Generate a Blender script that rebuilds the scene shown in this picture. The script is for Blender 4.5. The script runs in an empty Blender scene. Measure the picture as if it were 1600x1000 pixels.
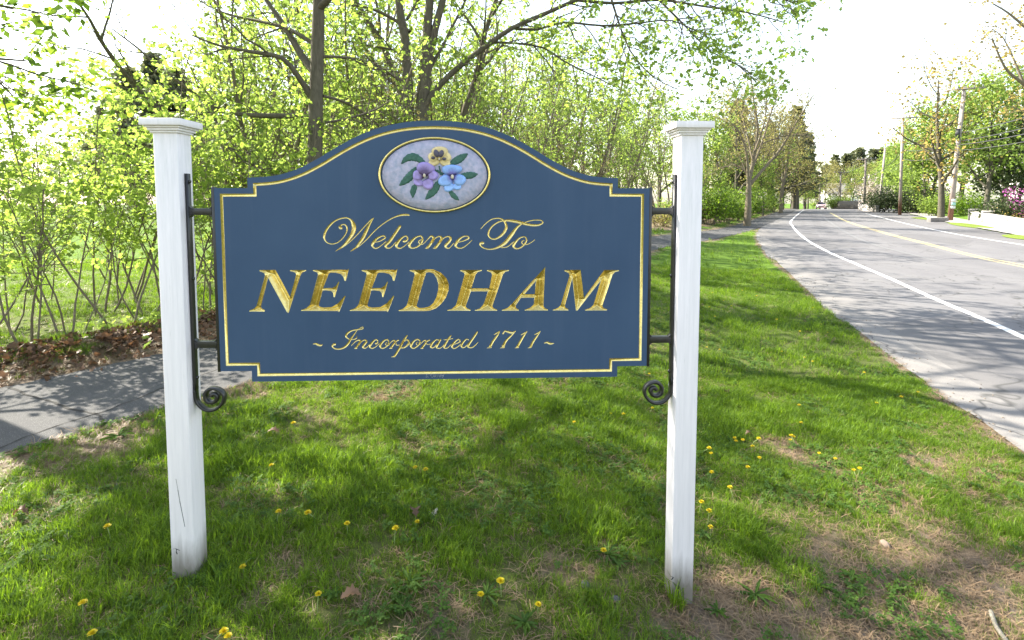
import bpy, bmesh, math, random
import numpy as np
from mathutils import Vector, Matrix
from mathutils import geometry as mgeo

random.seed(7)
RNG = np.random.default_rng(11)
scene = bpy.context.scene
COL = scene.collection

# ------------------------------------------------------------------ camera
EYE = 1.85
PITCH = math.atan(51 / 800)
cam_data = bpy.data.cameras.new("camera")
cam = bpy.data.objects.new("camera", cam_data)
COL.objects.link(cam)
cam.location = (0, 0, EYE)
cam.rotation_euler = (math.pi / 2 - PITCH, 0, 0)
cam_data.sensor_width = 36
cam_data.lens = 18
cam_data.shift_y = -0.09
cam_data.clip_start = 0.05
cam_data.clip_end = 3000
scene.camera = cam

# ------------------------------------------------------------------ sky, sun, exposure
SUN_EL, SUN_AZ = 40.0, -62.0            # azimuth clockwise from +Y
world = bpy.data.worlds.new("World")
scene.world = world
world.use_nodes = True
wn = world.node_tree
wn.nodes.clear()
sky = wn.nodes.new("ShaderNodeTexSky")
sky.sky_type = 'NISHITA'
sky.sun_disc = False
sky.sun_elevation = math.radians(SUN_EL)
sky.sun_rotation = math.radians(SUN_AZ % 360)
sky.altitude = 0
sky.air_density = 1.3
sky.dust_density = 1.2
sky.ozone_density = 1.0
bg = wn.nodes.new("ShaderNodeBackground")
bg.inputs["Strength"].default_value = 0.12
wo = wn.nodes.new("ShaderNodeOutputWorld")
hs = wn.nodes.new("ShaderNodeHueSaturation")
hs.inputs["Saturation"].default_value = 0.62
wn.links.new(sky.outputs[0], hs.inputs["Color"])
wn.links.new(hs.outputs[0], bg.inputs[0])
wn.links.new(bg.outputs[0], wo.inputs[0])

sun_data = bpy.data.lights.new("sun", 'SUN')
sun_data.energy = 5.0
sun_data.angle = math.radians(0.53)
sun_data.color = (1.0, 0.93, 0.80)
sun = bpy.data.objects.new("sun", sun_data)
COL.objects.link(sun)
_az, _el = math.radians(SUN_AZ), math.radians(SUN_EL)
SUNV = Vector((math.sin(_az) * math.cos(_el), math.cos(_az) * math.cos(_el), math.sin(_el)))
sun.rotation_euler = (-SUNV).to_track_quat('-Z', 'Y').to_euler()

scene.view_settings.view_transform = 'Standard'
scene.view_settings.look = 'None'
scene.view_settings.gamma = 1.0
scene.view_settings.use_curve_mapping = False
scene.view_settings.exposure = 2.0

scene.render.engine = 'CYCLES'
cy = scene.cycles
cy.use_denoising = True
try:
    cy.denoiser = 'OPENIMAGEDENOISE'
    cy.denoising_prefilter = 'ACCURATE'
except Exception:
    pass
cy.max_bounces = 7
cy.diffuse_bounces = 3
cy.glossy_bounces = 3
cy.transmission_bounces = 4
cy.transparent_max_bounces = 4
cy.caustics_reflective = False
cy.caustics_refractive = False

# ------------------------------------------------------------------ measuring helpers
F_PX, CX, CY = 800.0, 800.0, 356.0
_cp, _sp = math.cos(PITCH), math.sin(PITCH)


def ray(px, py):
    a, b = (px - CX) / F_PX, (CY - py) / F_PX
    return np.array([a, _cp + b * _sp, -_sp + b * _cp])


ROAD_EDGE = np.array([(2.6, -30), (3.3, -6), (3.75, 0), (4.05, 2.5), (4.36, 4.36), (4.7, 5.5), (5.05, 6.5), (5.6, 8.1), (6.3, 10.3),
                      (7.6, 13.8), (10.3, 21), (13.6, 28.4), (17.6, 36), (25.3, 49.5), (35.5, 66), (49, 86), (66, 110), (95, 150), (170, 250), (400, 560)])
PATH_MID = np.array([(-10.5, -8), (-6.3, 0.8), (-4.75, 3.75), (-3.58, 5.3), (-0.8, 9.7), (1.6, 13.9), (5.3, 20.5), (10.0, 26.8), (15.6, 34.5),
                     (23.4, 47), (33.0, 62.5), (46, 84), (62, 108)])


def smooth_poly(P, step):
    """Catmull-Rom through P, resampled."""
    P = np.asarray(P, float)
    Q = np.vstack([2 * P[0] - P[1], P, 2 * P[-1] - P[-2]])
    out = []
    for i in range(1, len(Q) - 2):
        p0, p1, p2, p3 = Q[i - 1], Q[i], Q[i + 1], Q[i + 2]
        n = max(2, int(np.linalg.norm((p2 - p1)[:2]) / step))
        t = (np.arange(n) / n)[:, None]
        out.append(0.5 * ((2 * p1) + (-p0 + p2) * t + (2 * p0 - 5 * p1 + 4 * p2 - p3) * t ** 2 + (-p0 + 3 * p1 - 3 * p2 + p3) * t ** 3))
    out.append(P[-1:])
    return np.vstack(out)


ROAD_S = smooth_poly(ROAD_EDGE, 1.5)
PATH_S = smooth_poly(PATH_MID, 0.8)


def poly_dist(P, xy):
    """signed distance (positive on the left of the direction of travel), vectorised"""
    xy = np.asarray(xy, float).reshape(-1, 2)
    best = np.full(len(xy), 1e9)
    sgn = np.ones(len(xy))
    for i in range(len(P) - 1):
        a, b = P[i], P[i + 1]
        ab = b - a
        L2 = ab @ ab
        t = np.clip(((xy - a) @ ab) / L2, 0, 1)
        q = xy - (a + t[:, None] * ab)
        d = np.hypot(q[:, 0], q[:, 1])
        m = d < best
        s = np.sign(ab[0] * q[:, 1] - ab[1] * q[:, 0])
        best[m] = d[m]
        sgn[m] = s[m]
    return best * sgn


ROAD_C = ROAD_S[::2]
PATH_C = PATH_S[::2]


def sstep(a, b, x):
    t = np.clip((x - a) / (b - a), 0, 1)
    return t * t * (3 - 2 * t)


ROAD_W = 12.6


def height(xy, base_only=False):
    xy = np.asarray(xy, float).reshape(-1, 2)
    d = poly_dist(ROAD_C, xy)
    h = -0.035 - 0.31 * (1 - sstep(1.4, 5.5, d))
    # the far side of the road rises to the gardens
    r = -d - ROAD_W
    h = h + sstep(2.0, 9.0, r) * 0.75 + sstep(9, 40, r) * 1.2
    # woodland verge: a low bank of litter beyond the path
    far = np.maximum(0, xy[:, 1] - 72)
    h = h - np.minimum(0.0007 * far ** 2, 3.5 + 0.01 * far)
    return h


def hz(x, y):
    return float(height([(x, y)])[0])


def ground(px, py, up=0.0):
    d = ray(px, py)
    t = 0.5
    for _ in range(60):
        p = np.array([0, 0, EYE]) + d * t
        g = hz(p[0], p[1]) + up
        if d[2] >= -1e-4:
            break
        nt = (g - EYE) / d[2]
        if abs(nt - t) < 1e-4:
            break
        t = 0.5 * (t + nt)
    p = np.array([0, 0, EYE]) + d * t
    return Vector((p[0], p[1], hz(p[0], p[1])))


def at_depth(px, py, Y):
    d = ray(px, py)
    t = Y / d[1]
    return Vector((d[0] * t, Y, EYE + d[2] * t))


def vnoise(x, y, seed=0):
    """value noise, vectorised"""
    xi, yi = np.floor(x).astype(np.int64), np.floor(y).astype(np.int64)
    fx, fy = x - xi, y - yi
    fx, fy = fx * fx * (3 - 2 * fx), fy * fy * (3 - 2 * fy)

    def h(a, b):
        n = (a * 374761393 + b * 668265263 + seed * 974711) & 0x7fffffff
        n = ((n ^ (n >> 13)) * 1274126177) & 0x7fffffff
        return ((n ^ (n >> 16)) & 0xffff) / 65535.0
    return (h(xi, yi) * (1 - fx) + h(xi + 1, yi) * fx) * (1 - fy) + (h(xi, yi + 1) * (1 - fx) + h(xi + 1, yi + 1) * fx) * fy


def fbm(x, y, seed=0, octv=3):
    s, a, f = 0, 0.5, 1.0
    tot = 0
    for o in range(octv):
        s = s + a * vnoise(x * f, y * f, seed + o * 17)
        tot += a
        a *= 0.5
        f *= 2.1
    return s / tot


# ------------------------------------------------------------------ object helpers
def mesh_np(name, V, F, mats, smooth=False, mat_idx=None, sizes=None):
    """V (n,3); F either (m,k) array or flat loop array with sizes"""
    me = bpy.data.meshes.new(name)
    V = np.asarray(V, np.float32)
    if sizes is None:
        F = np.asarray(F, np.int32)
        sizes = np.full(len(F), F.shape[1], np.int32)
        flat = F.reshape(-1)
    else:
        flat = np.asarray(F, np.int32)
        sizes = np.asarray(sizes, np.int32)
    me.vertices.add(len(V))
    me.vertices.foreach_set("co", V.reshape(-1))
    me.loops.add(len(flat))
    me.loops.foreach_set("vertex_index", flat)
    me.polygons.add(len(sizes))
    st = np.zeros(len(sizes), np.int32)
    st[1:] = np.cumsum(sizes)[:-1]
    me.polygons.foreach_set("loop_start", st)
    if mat_idx is not None:
        me.polygons.foreach_set("material_index", np.asarray(mat_idx, np.int32))
    if smooth:
        me.polygons.foreach_set("use_smooth", np.ones(len(sizes), bool))
    me.update(calc_edges=True)
    for m in (mats if isinstance(mats, (list, tuple)) else [mats]):
        me.materials.append(m)
    return me


class MB:
    """collects polygons of mixed size"""

    def __init__(self):
        self.V, self.F, self.S, self.M, self.n = [], [], [], [], 0

    def add(self, V, F, m=0):
        V = np.asarray(V, float).reshape(-1, 3)
        self.V.append(V)
        for f in F:
            self.F.extend([i + self.n for i in f])
            self.S.append(len(f))
            self.M.append(m)
        self.n += len(V)

    def box(self, c, s, R=None, m=0, taper=1.0):
        x, y, z = s[0] / 2, s[1] / 2, s[2] / 2
        V = np.array([(-x, -y, -z), (x, -y, -z), (x, y, -z), (-x, y, -z), (-x * taper, -y * taper, z), (x * taper, -y * taper, z),
                      (x * taper, y * taper, z), (-x * taper, y * taper, z)])
        if R is not None:
            V = V @ np.asarray(R).T
        self.add(V + np.asarray(c), [(0, 3, 2, 1), (4, 5, 6, 7), (0, 1, 5, 4), (1, 2, 6, 5), (2, 3, 7, 6), (3, 0, 4, 7)], m)

    def tube(self, P, R, n=8, m=0, caps=True, flat=None):
        V, F = tube_arrays(P, R, n, flat)
        k = len(P)
        F = [tuple(f) for f in F]
        if caps:
            F.append(tuple(range(n - 1, -1, -1)))
            F.append(tuple(range((k - 1) * n, k * n)))
        self.add(V, F, m)

    def mesh(self, name, mats, smooth=False):
        return mesh_np(name, np.vstack(self.V), self.F, mats, smooth, self.M, self.S)

    def obj(self, name, mats, parent=None, smooth=False, loc=None, bevel=0.0, **tags):
        o = bpy.data.objects.new(name, self.mesh(name, mats, smooth))
        finish(o, parent, loc)
        if bevel:
            md = o.modifiers.new("bevel", 'BEVEL')
            md.width = bevel
            md.segments = 2
            md.limit_method = 'ANGLE'
            md.angle_limit = math.radians(40)
        for k, v in tags.items():
            o[k] = v
        return o


def finish(o, parent=None, loc=None):
    COL.objects.link(o)
    if parent is not None:
        o.parent = parent
    if loc is not None:
        o.location = loc
    return o


def thing(name, label, cat, loc=(0, 0, 0), rz=0.0, group=None):
    o = bpy.data.objects.new(name, None)
    o.empty_display_size = 0.1
    COL.objects.link(o)
    o.location = loc
    o.rotation_euler = (0, 0, rz)
    o["label"] = label
    o["category"] = cat
    if group:
        o["group"] = group
    return o


def part(name, me, parent, label=None, kind=None, loc=None):
    o = bpy.data.objects.new(name, me)
    finish(o, parent, loc)
    if label:
        o["label"] = label
    if kind:
        o["kind"] = kind
    return o


def solo(name, me, label=None, cat=None, group=None, kind=None, loc=None, rz=0.0):
    o = bpy.data.objects.new(name, me)
    finish(o, None, loc)
    o.rotation_euler = (0, 0, rz)
    for k, v in (("label", label), ("category", cat), ("group", group), ("kind", kind)):
        if v:
            o[k] = v
    return o


def copy_tree(src, loc, rz, scale, label=None, group=None):
    r = src.copy()
    COL.objects.link(r)
    r.location = loc
    r.rotation_euler = (0, 0, rz)
    r.scale = (scale, scale, scale) if not isinstance(scale, tuple) else scale
    if label:
        r["label"] = label
    if group:
        r["group"] = group
    for ch in list(src.children):
        c = ch.copy()
        COL.objects.link(c)
        c.parent = r
        for g in ch.children:
            d = g.copy()
            COL.objects.link(d)
            d.parent = c
    return r


def tube_arrays(P, R, n, flat=None):
    P = np.asarray(P, float)
    k = len(P)
    R = np.broadcast_to(np.asarray(R, float), (k,)) if np.ndim(R) <= 1 else np.asarray(R, float)
    T = np.gradient(P, axis=0)
    T /= np.linalg.norm(T, axis=1)[:, None] + 1e-12
    mean = P[-1] - P[0]
    ref = np.array([0.0, 0, 1]) if abs(mean[2]) < 0.8 * np.linalg.norm(mean) + 1e-9 else np.array([1.0, 0.13, 0])
    if flat is not None:
        ref = np.asarray(flat, float)
    A = np.cross(T, ref)
    A /= np.linalg.norm(A, axis=1)[:, None] + 1e-12
    B = np.cross(T, A)
    a = np.arange(n) * 2 * math.pi / n
    V = P[:, None, :] + R[:, None, None] * (np.cos(a)[None, :, None] * A[:, None, :] + np.sin(a)[None, :, None] * B[:, None, :])
    i = np.arange(k - 1)[:, None] * n
    j = np.arange(n)[None, :]
    j2 = (j + 1) % n
    F = np.stack([i + j, i + j2, i + n + j2, i + n + j], -1).reshape(-1, 4)
    return V.reshape(-1, 3), F


# ------------------------------------------------------------------ materials
class NT:
    def __init__(self, name):
        self.m = bpy.data.materials.new(name)
        self.m.use_nodes = True
        self.t = self.m.node_tree
        self.t.nodes.clear()
        self.out = self.t.nodes.new("ShaderNodeOutputMaterial")
        self._tc = None

    def n(self, typ, **props):
        nd = self.t.nodes.new(typ)
        for k, v in props.items():
            setattr(nd, k, v)
        return nd

    def l(self, a, b):
        self.t.links.new(a, b)

    def coord(self, kind="Object"):
        if self._tc is None:
            self._tc = self.n("ShaderNodeTexCoord")
        return self._tc.outputs[kind]

    def pos(self):
        return self.n("ShaderNodeNewGeometry").outputs["Position"]

    def mapping(self, src, scale=(1, 1, 1), rot=(0, 0, 0)):
        mp = self.n("ShaderNodeMapping")
        mp.inputs["Scale"].default_value = scale
        mp.inputs["Rotation"].default_value = rot
        self.l(src, mp.inputs["Vector"])
        return mp.outputs[0]

    def noise(self, src, scale, detail=4, rough=0.55, dist=0.0):
        nd = self.n("ShaderNodeTexNoise")
        nd.inputs["Scale"].default_value = scale
        nd.inputs["Detail"].default_value = detail
        nd.inputs["Roughness"].default_value = rough
        nd.inputs["Distortion"].default_value = dist
        self.l(src, nd.inputs["Vector"])
        return nd.outputs["Fac"]

    def voro(self, src, scale, feature='F1', out="Distance"):
        nd = self.n("ShaderNodeTexVoronoi", feature=feature)
        nd.inputs["Scale"].default_value = scale
        self.l(src, nd.inputs["Vector"])
        return nd.outputs[out]

    def ramp(self, fac, stops):
        nd = self.n("ShaderNodeValToRGB")
        cr = nd.color_ramp
        while len(cr.elements) > 1:
            cr.elements.remove(cr.elements[-1])
        for i, (p, c) in enumerate(stops):
            e = cr.elements[0] if i == 0 else cr.elements.new(p)
            e.position = p
            if not isinstance(c, (tuple, list)):
                c = (c, c, c)
            e.color = (*c, 1)
        self.l(fac, nd.inputs[0])
        return nd.outputs["Color"]

    def mix(self, fac, a, b, mode='MIX'):
        nd = self.n("ShaderNodeMix", data_type='RGBA', blend_type=mode)
        for sock, v in ((nd.inputs["Factor"], fac), (nd.inputs["A"], a), (nd.inputs["B"], b)):
            pass
        ins = [s for s in nd.inputs if s.enabled]
        for s, v in zip(ins, (fac, a, b)):
            if isinstance(v, bpy.types.NodeSocket):
                self.l(v, s)
            elif isinstance(v, (tuple, list)):
                s.default_value = (*v, 1) if len(v) == 3 else v
            else:
                s.default_value = v
        return [s for s in nd.outputs if s.enabled][0]

    def math(self, op, a, b=None, clamp=False):
        nd = self.n("ShaderNodeMath", operation=op, use_clamp=clamp)
        for s, v in zip(nd.inputs, (a, b)):
            if v is None:
                continue
            if isinstance(v, bpy.types.NodeSocket):
                self.l(v, s)
            else:
                s.default_value = v
        return nd.outputs[0]

    def attr(self, name, out="Fac"):
        nd = self.n("ShaderNodeAttribute", attribute_name=name)
        return nd.outputs[out]

    def bump(self, h, strength=0.3, dist=0.01):
        nd = self.n("ShaderNodeBump")
        nd.inputs["Strength"].default_value = strength
        nd.inputs["Distance"].default_value = dist
        self.l(h, nd.inputs["Height"])
        return nd.outputs[0]

    def bsdf(self, col, rough=0.6, metal=0.0, normal=None, spec=0.5, coat=0.0):
        nd = self.n("ShaderNodeBsdfPrincipled")
        for s, v in (("Base Color", col), ("Roughness", rough), ("Metallic", metal), ("Specular IOR Level", spec), ("Coat Weight", coat)):
            if isinstance(v, bpy.types.NodeSocket):
                self.l(v, nd.inputs[s])
            elif isinstance(v, (tuple, list)):
                nd.inputs[s].default_value = (*v, 1)
            else:
                nd.inputs[s].default_value = v
        if normal is not None:
            self.l(normal, nd.inputs["Normal"])
        self.l(nd.outputs[0], self.out.inputs[0])
        return nd


def leaf_mat(name, dif, tra, mixf=0.5, var=0.35, hue=(1.15, 1.0, 0.7), rough=0.5):
    t = NT(name)
    info = t.n("ShaderNodeObjectInfo")
    rnd = t.attr("tint")
    nz = t.noise(t.pos(), 1.6, 2)
    f = t.math('ADD', t.math('MULTIPLY', rnd, 0.6), t.math('MULTIPLY', nz, 0.4))
    lo = tuple(c * (1 - var) for c in dif)
    hi = tuple(min(1, c * (1 + var) * h) for c, h in zip(dif, hue))
    lo2 = tuple(c * (1 - var) for c in tra)
    hi2 = tuple(min(1, c * (1 + var) * h) for c, h in zip(tra, hue))
    c1 = t.ramp(f, [(0.2, lo), (0.8, hi)])
    c2 = t.ramp(f, [(0.2, lo2), (0.8, hi2)])
    p = t.bsdf(c1, rough, spec=0.3)
    tr = t.n("ShaderNodeBsdfTranslucent")
    t.l(c2, tr.inputs[0])
    ms = t.n("ShaderNodeMixShader")
    ms.inputs[0].default_value = mixf
    t.l(p.outputs[0], ms.inputs[1])
    t.l(tr.outputs[0], ms.inputs[2])
    t.l(ms.outputs[0], t.out.inputs[0])
    return t.m


def plain(name, col, rough=0.6, metal=0.0, var=0.12, scale=12.0, bump=0.0, spec=0.5):
    t = NT(name)
    nz = t.noise(t.coord(), scale, 5)
    c = t.ramp(nz, [(0.3, tuple(x * (1 - var) for x in col)), (0.7, tuple(min(1, x * (1 + var)) for x in col))])
    t.bsdf(c, rough, metal, t.bump(nz, bump, 0.01) if bump else None, spec)
    return t.m


M = {}
# bark
def bark(name, a, b, scale=7):
    t = NT(name)
    mp = t.mapping(t.coord(), (1, 1, 0.22))
    nz = t.noise(mp, scale * 3, 6, 0.65, 0.6)
    n2 = t.noise(t.coord(), 1.3, 3)
    c = t.ramp(nz, [(0.3, a), (0.7, b)])
    c = t.mix(t.math('MULTIPLY', n2, 0.45), c, (0.13, 0.14, 0.09))
    t.bsdf(c, 0.9, 0, t.bump(nz, 0.7, 0.02), 0.2)
    return t.m


M['bark'] = bark("bark", (0.06, 0.047, 0.036), (0.155, 0.125, 0.097))
M['twig'] = bark("twig_bark", (0.11, 0.085, 0.06), (0.26, 0.21, 0.155))
M['bark_dark'] = bark("dark_bark", (0.05, 0.042, 0.035), (0.13, 0.11, 0.09))
M['leaf_maple'] = leaf_mat("maple_leaf", (0.165, 0.25, 0.05), (0.37, 0.54, 0.10), 0.58, 0.3, (1.1, 1.0, 0.85))
M['leaf_wood'] = leaf_mat("woodland_leaf", (0.155, 0.24, 0.05), (0.31, 0.45, 0.09), 0.5, 0.3, (1.1, 1.0, 0.85))
M['leaf_olive'] = leaf_mat("budding_leaf", (0.20, 0.19, 0.085), (0.30, 0.31, 0.12), 0.5)
M['leaf_orange'] = leaf_mat("reddish_bud", (0.27, 0.23, 0.09), (0.40, 0.34, 0.12), 0.5)
M['leaf_green'] = leaf_mat("full_green_leaf", (0.10, 0.19, 0.025), (0.22, 0.38, 0.04), 0.5)
M['leaf_dark'] = leaf_mat("dark_evergreen_leaf", (0.038, 0.062, 0.026), (0.055, 0.09, 0.03), 0.25)
M['needle'] = leaf_mat("pine_needle", (0.11, 0.135, 0.095), (0.14, 0.17, 0.09), 0.3)
M['blossom_pink'] = leaf_mat("pink_blossom", (0.50, 0.13, 0.40), (0.50, 0.13, 0.40), 0.4, 0.2, (1, 1, 1))
M['blossom_white'] = leaf_mat("white_blossom", (0.62, 0.55, 0.48), (0.55, 0.48, 0.40), 0.35, 0.2, (1, 1, 1))
M['litter'] = leaf_mat("dry_leaf", (0.135, 0.085, 0.052), (0.14, 0.08, 0.04), 0.25, 0.45, (1.2, 1.05, 0.95))
M['grass'] = leaf_mat("grass_blade", (0.096, 0.195, 0.016), (0.195, 0.38, 0.02), 0.46, 0.45, (1.35, 1.05, 0.9))
M['straw'] = leaf_mat("dead_grass", (0.23, 0.165, 0.10), (0.19, 0.13, 0.07), 0.2, 0.4, (1.1, 1.05, 1.0))
M['weed'] = leaf_mat("weed_leaf", (0.055, 0.12, 0.02), (0.10, 0.20, 0.02), 0.35, 0.25, rough=0.75)
# ================================================================== ground
BARE = []      # (x, y, radius, strength)
for px, py, r, s in [(1180, 945, 0.26, 1.0), (1120, 915, 0.14, 0.9), (1330, 900, 0.40, 0.55), (1440, 930, 0.40, 0.75), (1530, 860, 0.40, 0.75), (1560, 960, 0.35, 0.7),
                     (1390, 780, 0.35, 0.65), (1480, 740, 0.40, 0.65), (1300, 740, 0.25, 0.45), (1240, 850, 0.22, 0.4), (1290, 990, 0.4, 0.85), (960, 905, 0.22, 0.6),
                     (880, 880, 0.18, 0.55), (960, 965, 0.22, 0.6), (840, 985, 0.22, 0.5), (690, 990, 0.2, 0.4), (590, 950, 0.14, 0.35), (430, 890, 0.16, 0.5),
                     (400, 930, 0.14, 0.5), (250, 905, 0.1, 0.5), (300, 925, 0.12, 0.55), (60, 800, 0.25, 0.4), (500, 660, 0.22, 0.4), (640, 610, 0.3, 0.4),
                     (720, 700, 0.2, 0.35), (160, 760, 0.3, 0.45), (90, 700, 0.3, 0.6), (330, 650, 0.3, 0.55), (200, 690, 0.3, 0.6), (780, 690, 0.2, 0.3),
                     (1230, 700, 0.2, 0.45), (1560, 730, 0.3, 0.6), (1500, 880, 0.4, 0.5), (1130, 990, 0.25, 0.9)]:
    g = ground(px, py)
    BARE.append((g.x, g.y, r, s * (0.5 if px < 1000 and py > 840 else 0.78)))


def bareness(xy):
    xy = np.asarray(xy, float).reshape(-1, 2)
    x, y = xy[:, 0], xy[:, 1]
    b = np.zeros(len(xy))
    wob = 0.55 + 0.9 * fbm(x * 5, y * 5, 3)
    for bx, by, r, s in BARE:
        d = np.hypot(x - bx, y - by) / r
        b = np.maximum(b, s * np.clip(1.5 - d * wob, 0, 1))
    dp = np.abs(poly_dist(PATH_C, xy))
    edge = 0.9
    side = poly_dist(PATH_C, xy)
    near = np.where(side < 0, np.clip(1.15 - (dp - edge) / (0.55 * wob), 0, 1) * 0.75, np.clip(1.2 - (dp - edge) / (1.0 * wob), 0, 1) * 0.95)
    fade = 1 - 0.6 * sstep(8, 20, y)
    b = np.maximum(b, near * fade)
    dr = poly_dist(ROAD_C, xy)
    b = np.maximum(b, np.clip(1.0 - np.abs(dr) / (0.16 * wob), 0, 1) * 0.8)
    # woodland floor beyond the path
    open_field = sstep(0.0, 1.8, -3.2 - (x - 0.1 * y))
    wood = np.clip((side - 1.6) / 1.2, 0, 1) * np.clip((14.0 - side) / 3, 0, 1) * (1 - open_field)
    b = np.maximum(b, 0.75 * wood * (0.5 + 0.5 * fbm(x * 0.7, y * 0.7, 9)))
    b = b + 0.35 * (fbm(x * 1.7, y * 1.7, 5) - 0.56) + 0.55 * (fbm(x * 7.5, y * 7.5, 8, 4) - 0.5)
    b = b + 0.55 * sstep(5, 13, y) * np.clip(fbm(x * 0.9 + 3, y * 0.55, 77, 4) - 0.42, 0, 1) * (dr > 0)
    return np.clip(b, 0, 1)


t = NT("lawn_soil")
ps = t.pos()
ba = t.attr("bare")
n1 = t.noise(ps, 45, 6, 0.7)
n2 = t.noise(ps, 3.2, 4)
n3 = t.noise(t.mapping(ps, (1, 2.2, 1)), 160, 3, 0.7)
soil = t.ramp(n1, [(0.25, (0.085, 0.066, 0.052)), (0.5, (0.17, 0.135, 0.105)), (0.75, (0.27, 0.215, 0.16))])
straw = t.ramp(n3, [(0.3, (0.13, 0.092, 0.06)), (0.7, (0.27, 0.20, 0.128))])
soil = t.mix(t.ramp(n2, [(0.4, 0.0), (0.62, 1.0)]), soil, straw)
turf = t.ramp(n1, [(0.25, (0.05, 0.095, 0.010)), (0.55, (0.08, 0.155, 0.015)), (0.8, (0.14, 0.20, 0.03))])
turf2 = t.mix(t.ramp(n2, [(0.35, 0.0), (0.7, 0.5)]), turf, (0.12, 0.20, 0.025))
sepy = t.n("ShaderNodeSeparateXYZ")
t.l(ps, sepy.inputs[0])
thatch = t.ramp(n3, [(0.3, (0.045, 0.05, 0.018)), (0.55, (0.10, 0.10, 0.04)), (0.75, (0.21, 0.165, 0.09))])
turf2 = t.mix(t.ramp(t.math('DIVIDE', sepy.outputs[1], 20.0), [(0.25, 0.85), (0.75, 0.1)]), turf2, thatch)
near_f = t.ramp(ba, [(0.18, 0.0), (0.42, 1.0)])
c = t.mix(near_f, turf2, soil)
hgt = t.math('ADD', n1, t.math('MULTIPLY', n3, 0.4))
t.bsdf(c, 0.95, 0, t.bump(hgt, 0.8, 0.02), 0.1)
M['soil'] = t.m


def warp_axis(lo, hi, n, centre, fine):
    """positions dense round centre"""
    s = np.linspace(-1, 1, n)
    k = 5.2
    w = np.sinh(k * s) / np.sinh(k)
    out = np.where(w < 0, centre + w * (centre - lo), centre + w * (hi - centre))
    return out


gx = warp_axis(-420, 520, 420, 1.0, 0.1)
gy = np.concatenate([np.linspace(-40, 1.6, 20)[:-1], 1.6 + (np.exp(np.linspace(0, 1, 420) * math.log(700 / 2.0)) - 1) * 2.0])
X, Y = np.meshgrid(gx, gy)
XY = np.stack([X.ravel(), Y.ravel()], 1)
H = height(XY)
dr = poly_dist(ROAD_C, XY)
dp = poly_dist(PATH_C, XY)
H = H - 0.05 * sstep(0.02, 0.22, -dr) * sstep(-ROAD_W - 0.1, -ROAD_W + 0.2, dr)
H = H - 0.045 * (1 - sstep(0.72, 0.86, np.abs(dp)))
b0 = bareness(XY)
H = H + 0.018 * (fbm(XY[:, 0] * 2.3, XY[:, 1] * 2.3, 21) - 0.5) * (np.abs(dp) > 0.95) * (dr > 0.1)
# low bank of leaf litter beyond the path on the left
bank = np.exp(-((dp - 1.75) / 0.5) ** 2) * (1 - sstep(7.5, 11, XY[:, 1])) * 0.16
H = H + bank
nx, ny = len(gx), len(gy)
ii = (np.arange(ny - 1)[:, None] * nx + np.arange(nx - 1)[None, :]).ravel()
F = np.stack([ii, ii + 1, ii + nx + 1, ii + nx], 1)
me = mesh_np("lawn", np.column_stack([XY, H]), F, M['soil'], True)
at = me.attributes.new("bare", 'FLOAT', 'POINT')
at.data.foreach_set("value", b0.astype(np.float32))
solo("lawn", me, "sloping lawn with worn straw patches and dandelions under the sign", kind="structure")

# ---- strips (road, path, markings)
def offset_poly(P, d):
    T = np.gradient(P, axis=0)
    T /= np.linalg.norm(T, axis=1)[:, None]
    N = np.stack([T[:, 1], -T[:, 0]], 1)      # right of travel
    return P + N * np.asarray(d)[..., None] if np.ndim(d) else P + N * d


def strip(name, P, d0, d1, ncols, lift, mat, label=None, wob=0.0, seed=0):
    """strip right of polyline P between offsets d0 and d1, draped on the ground"""
    k = len(P)
    ds = np.linspace(0, 1, ncols)
    s = np.concatenate([[0], np.cumsum(np.linalg.norm(np.diff(P, axis=0), axis=1))])
    rows = []
    for q in ds:
        off = d0 + (d1 - d0) * q
        o = np.full(k, off)
        if wob and q in (0.0, 1.0):
            o = o + wob * (fbm(s * 2.1, s * 0 + seed + q * 9, 4) - 0.5) * 2
        rows.append(offset_poly(P, o))
    G = np.stack(rows, 1)                      # k, ncols, 2
    Hh = height(G.reshape(-1, 2)) + lift
    V = np.column_stack([G.reshape(-1, 2), Hh])
    ii = (np.arange(k - 1)[:, None] * ncols + np.arange(ncols - 1)[None, :]).ravel()
    F = np.stack([ii + ncols, ii + ncols + 1, ii + 1, ii], 1)
    me = mesh_np(name, V, F, mat, True)
    uv = me.uv_layers.new(name="UVMap")
    U = np.stack([np.repeat(s, ncols), np.tile(d0 + (d1 - d0) * ds, k)], 1)
    uv.data.foreach_set("uv", U[F.ravel()].astype(np.float32).ravel())
    return solo(name, me, label, kind="structure")


t = NT("road_asphalt")
uv = t.coord("UV")
ps = t.pos()
n1 = t.noise(ps, 130, 4, 0.75)
n2 = t.noise(t.mapping(uv, (0.12, 1.6, 1)), 1.0, 5, 0.6)
n3 = t.noise(ps, 0.7, 4)
c = t.ramp(n1, [(0.25, (0.085, 0.082, 0.087)), (0.55, (0.134, 0.130, 0.135)), (0.8, (0.20, 0.196, 0.198))])
c = t.mix(t.ramp(n2, [(0.35, 0.0), (0.7, 0.5)]), c, (0.108, 0.105, 0.11))
c = t.mix(t.ramp(n3, [(0.35, 0.0), (0.75, 0.35)]), c, (0.195, 0.19, 0.187))
sep = t.n("ShaderNodeSeparateXYZ")
t.l(uv, sep.inputs[0])
v = sep.outputs[1]
wobn = t.math('MULTIPLY', t.math('SUBTRACT', t.noise(ps, 2.2, 4), 0.5), 1.0)
vv = t.math('ADD', v, wobn)
sand = t.ramp(t.math('DIVIDE', vv, 2.0), [(0.10, 0.85), (0.45, 0.35), (0.8, 0.0)])
c = t.mix(sand, c, t.ramp(n1, [(0.3, (0.15, 0.14, 0.13)), (0.7, (0.25, 0.235, 0.22))]))
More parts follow.
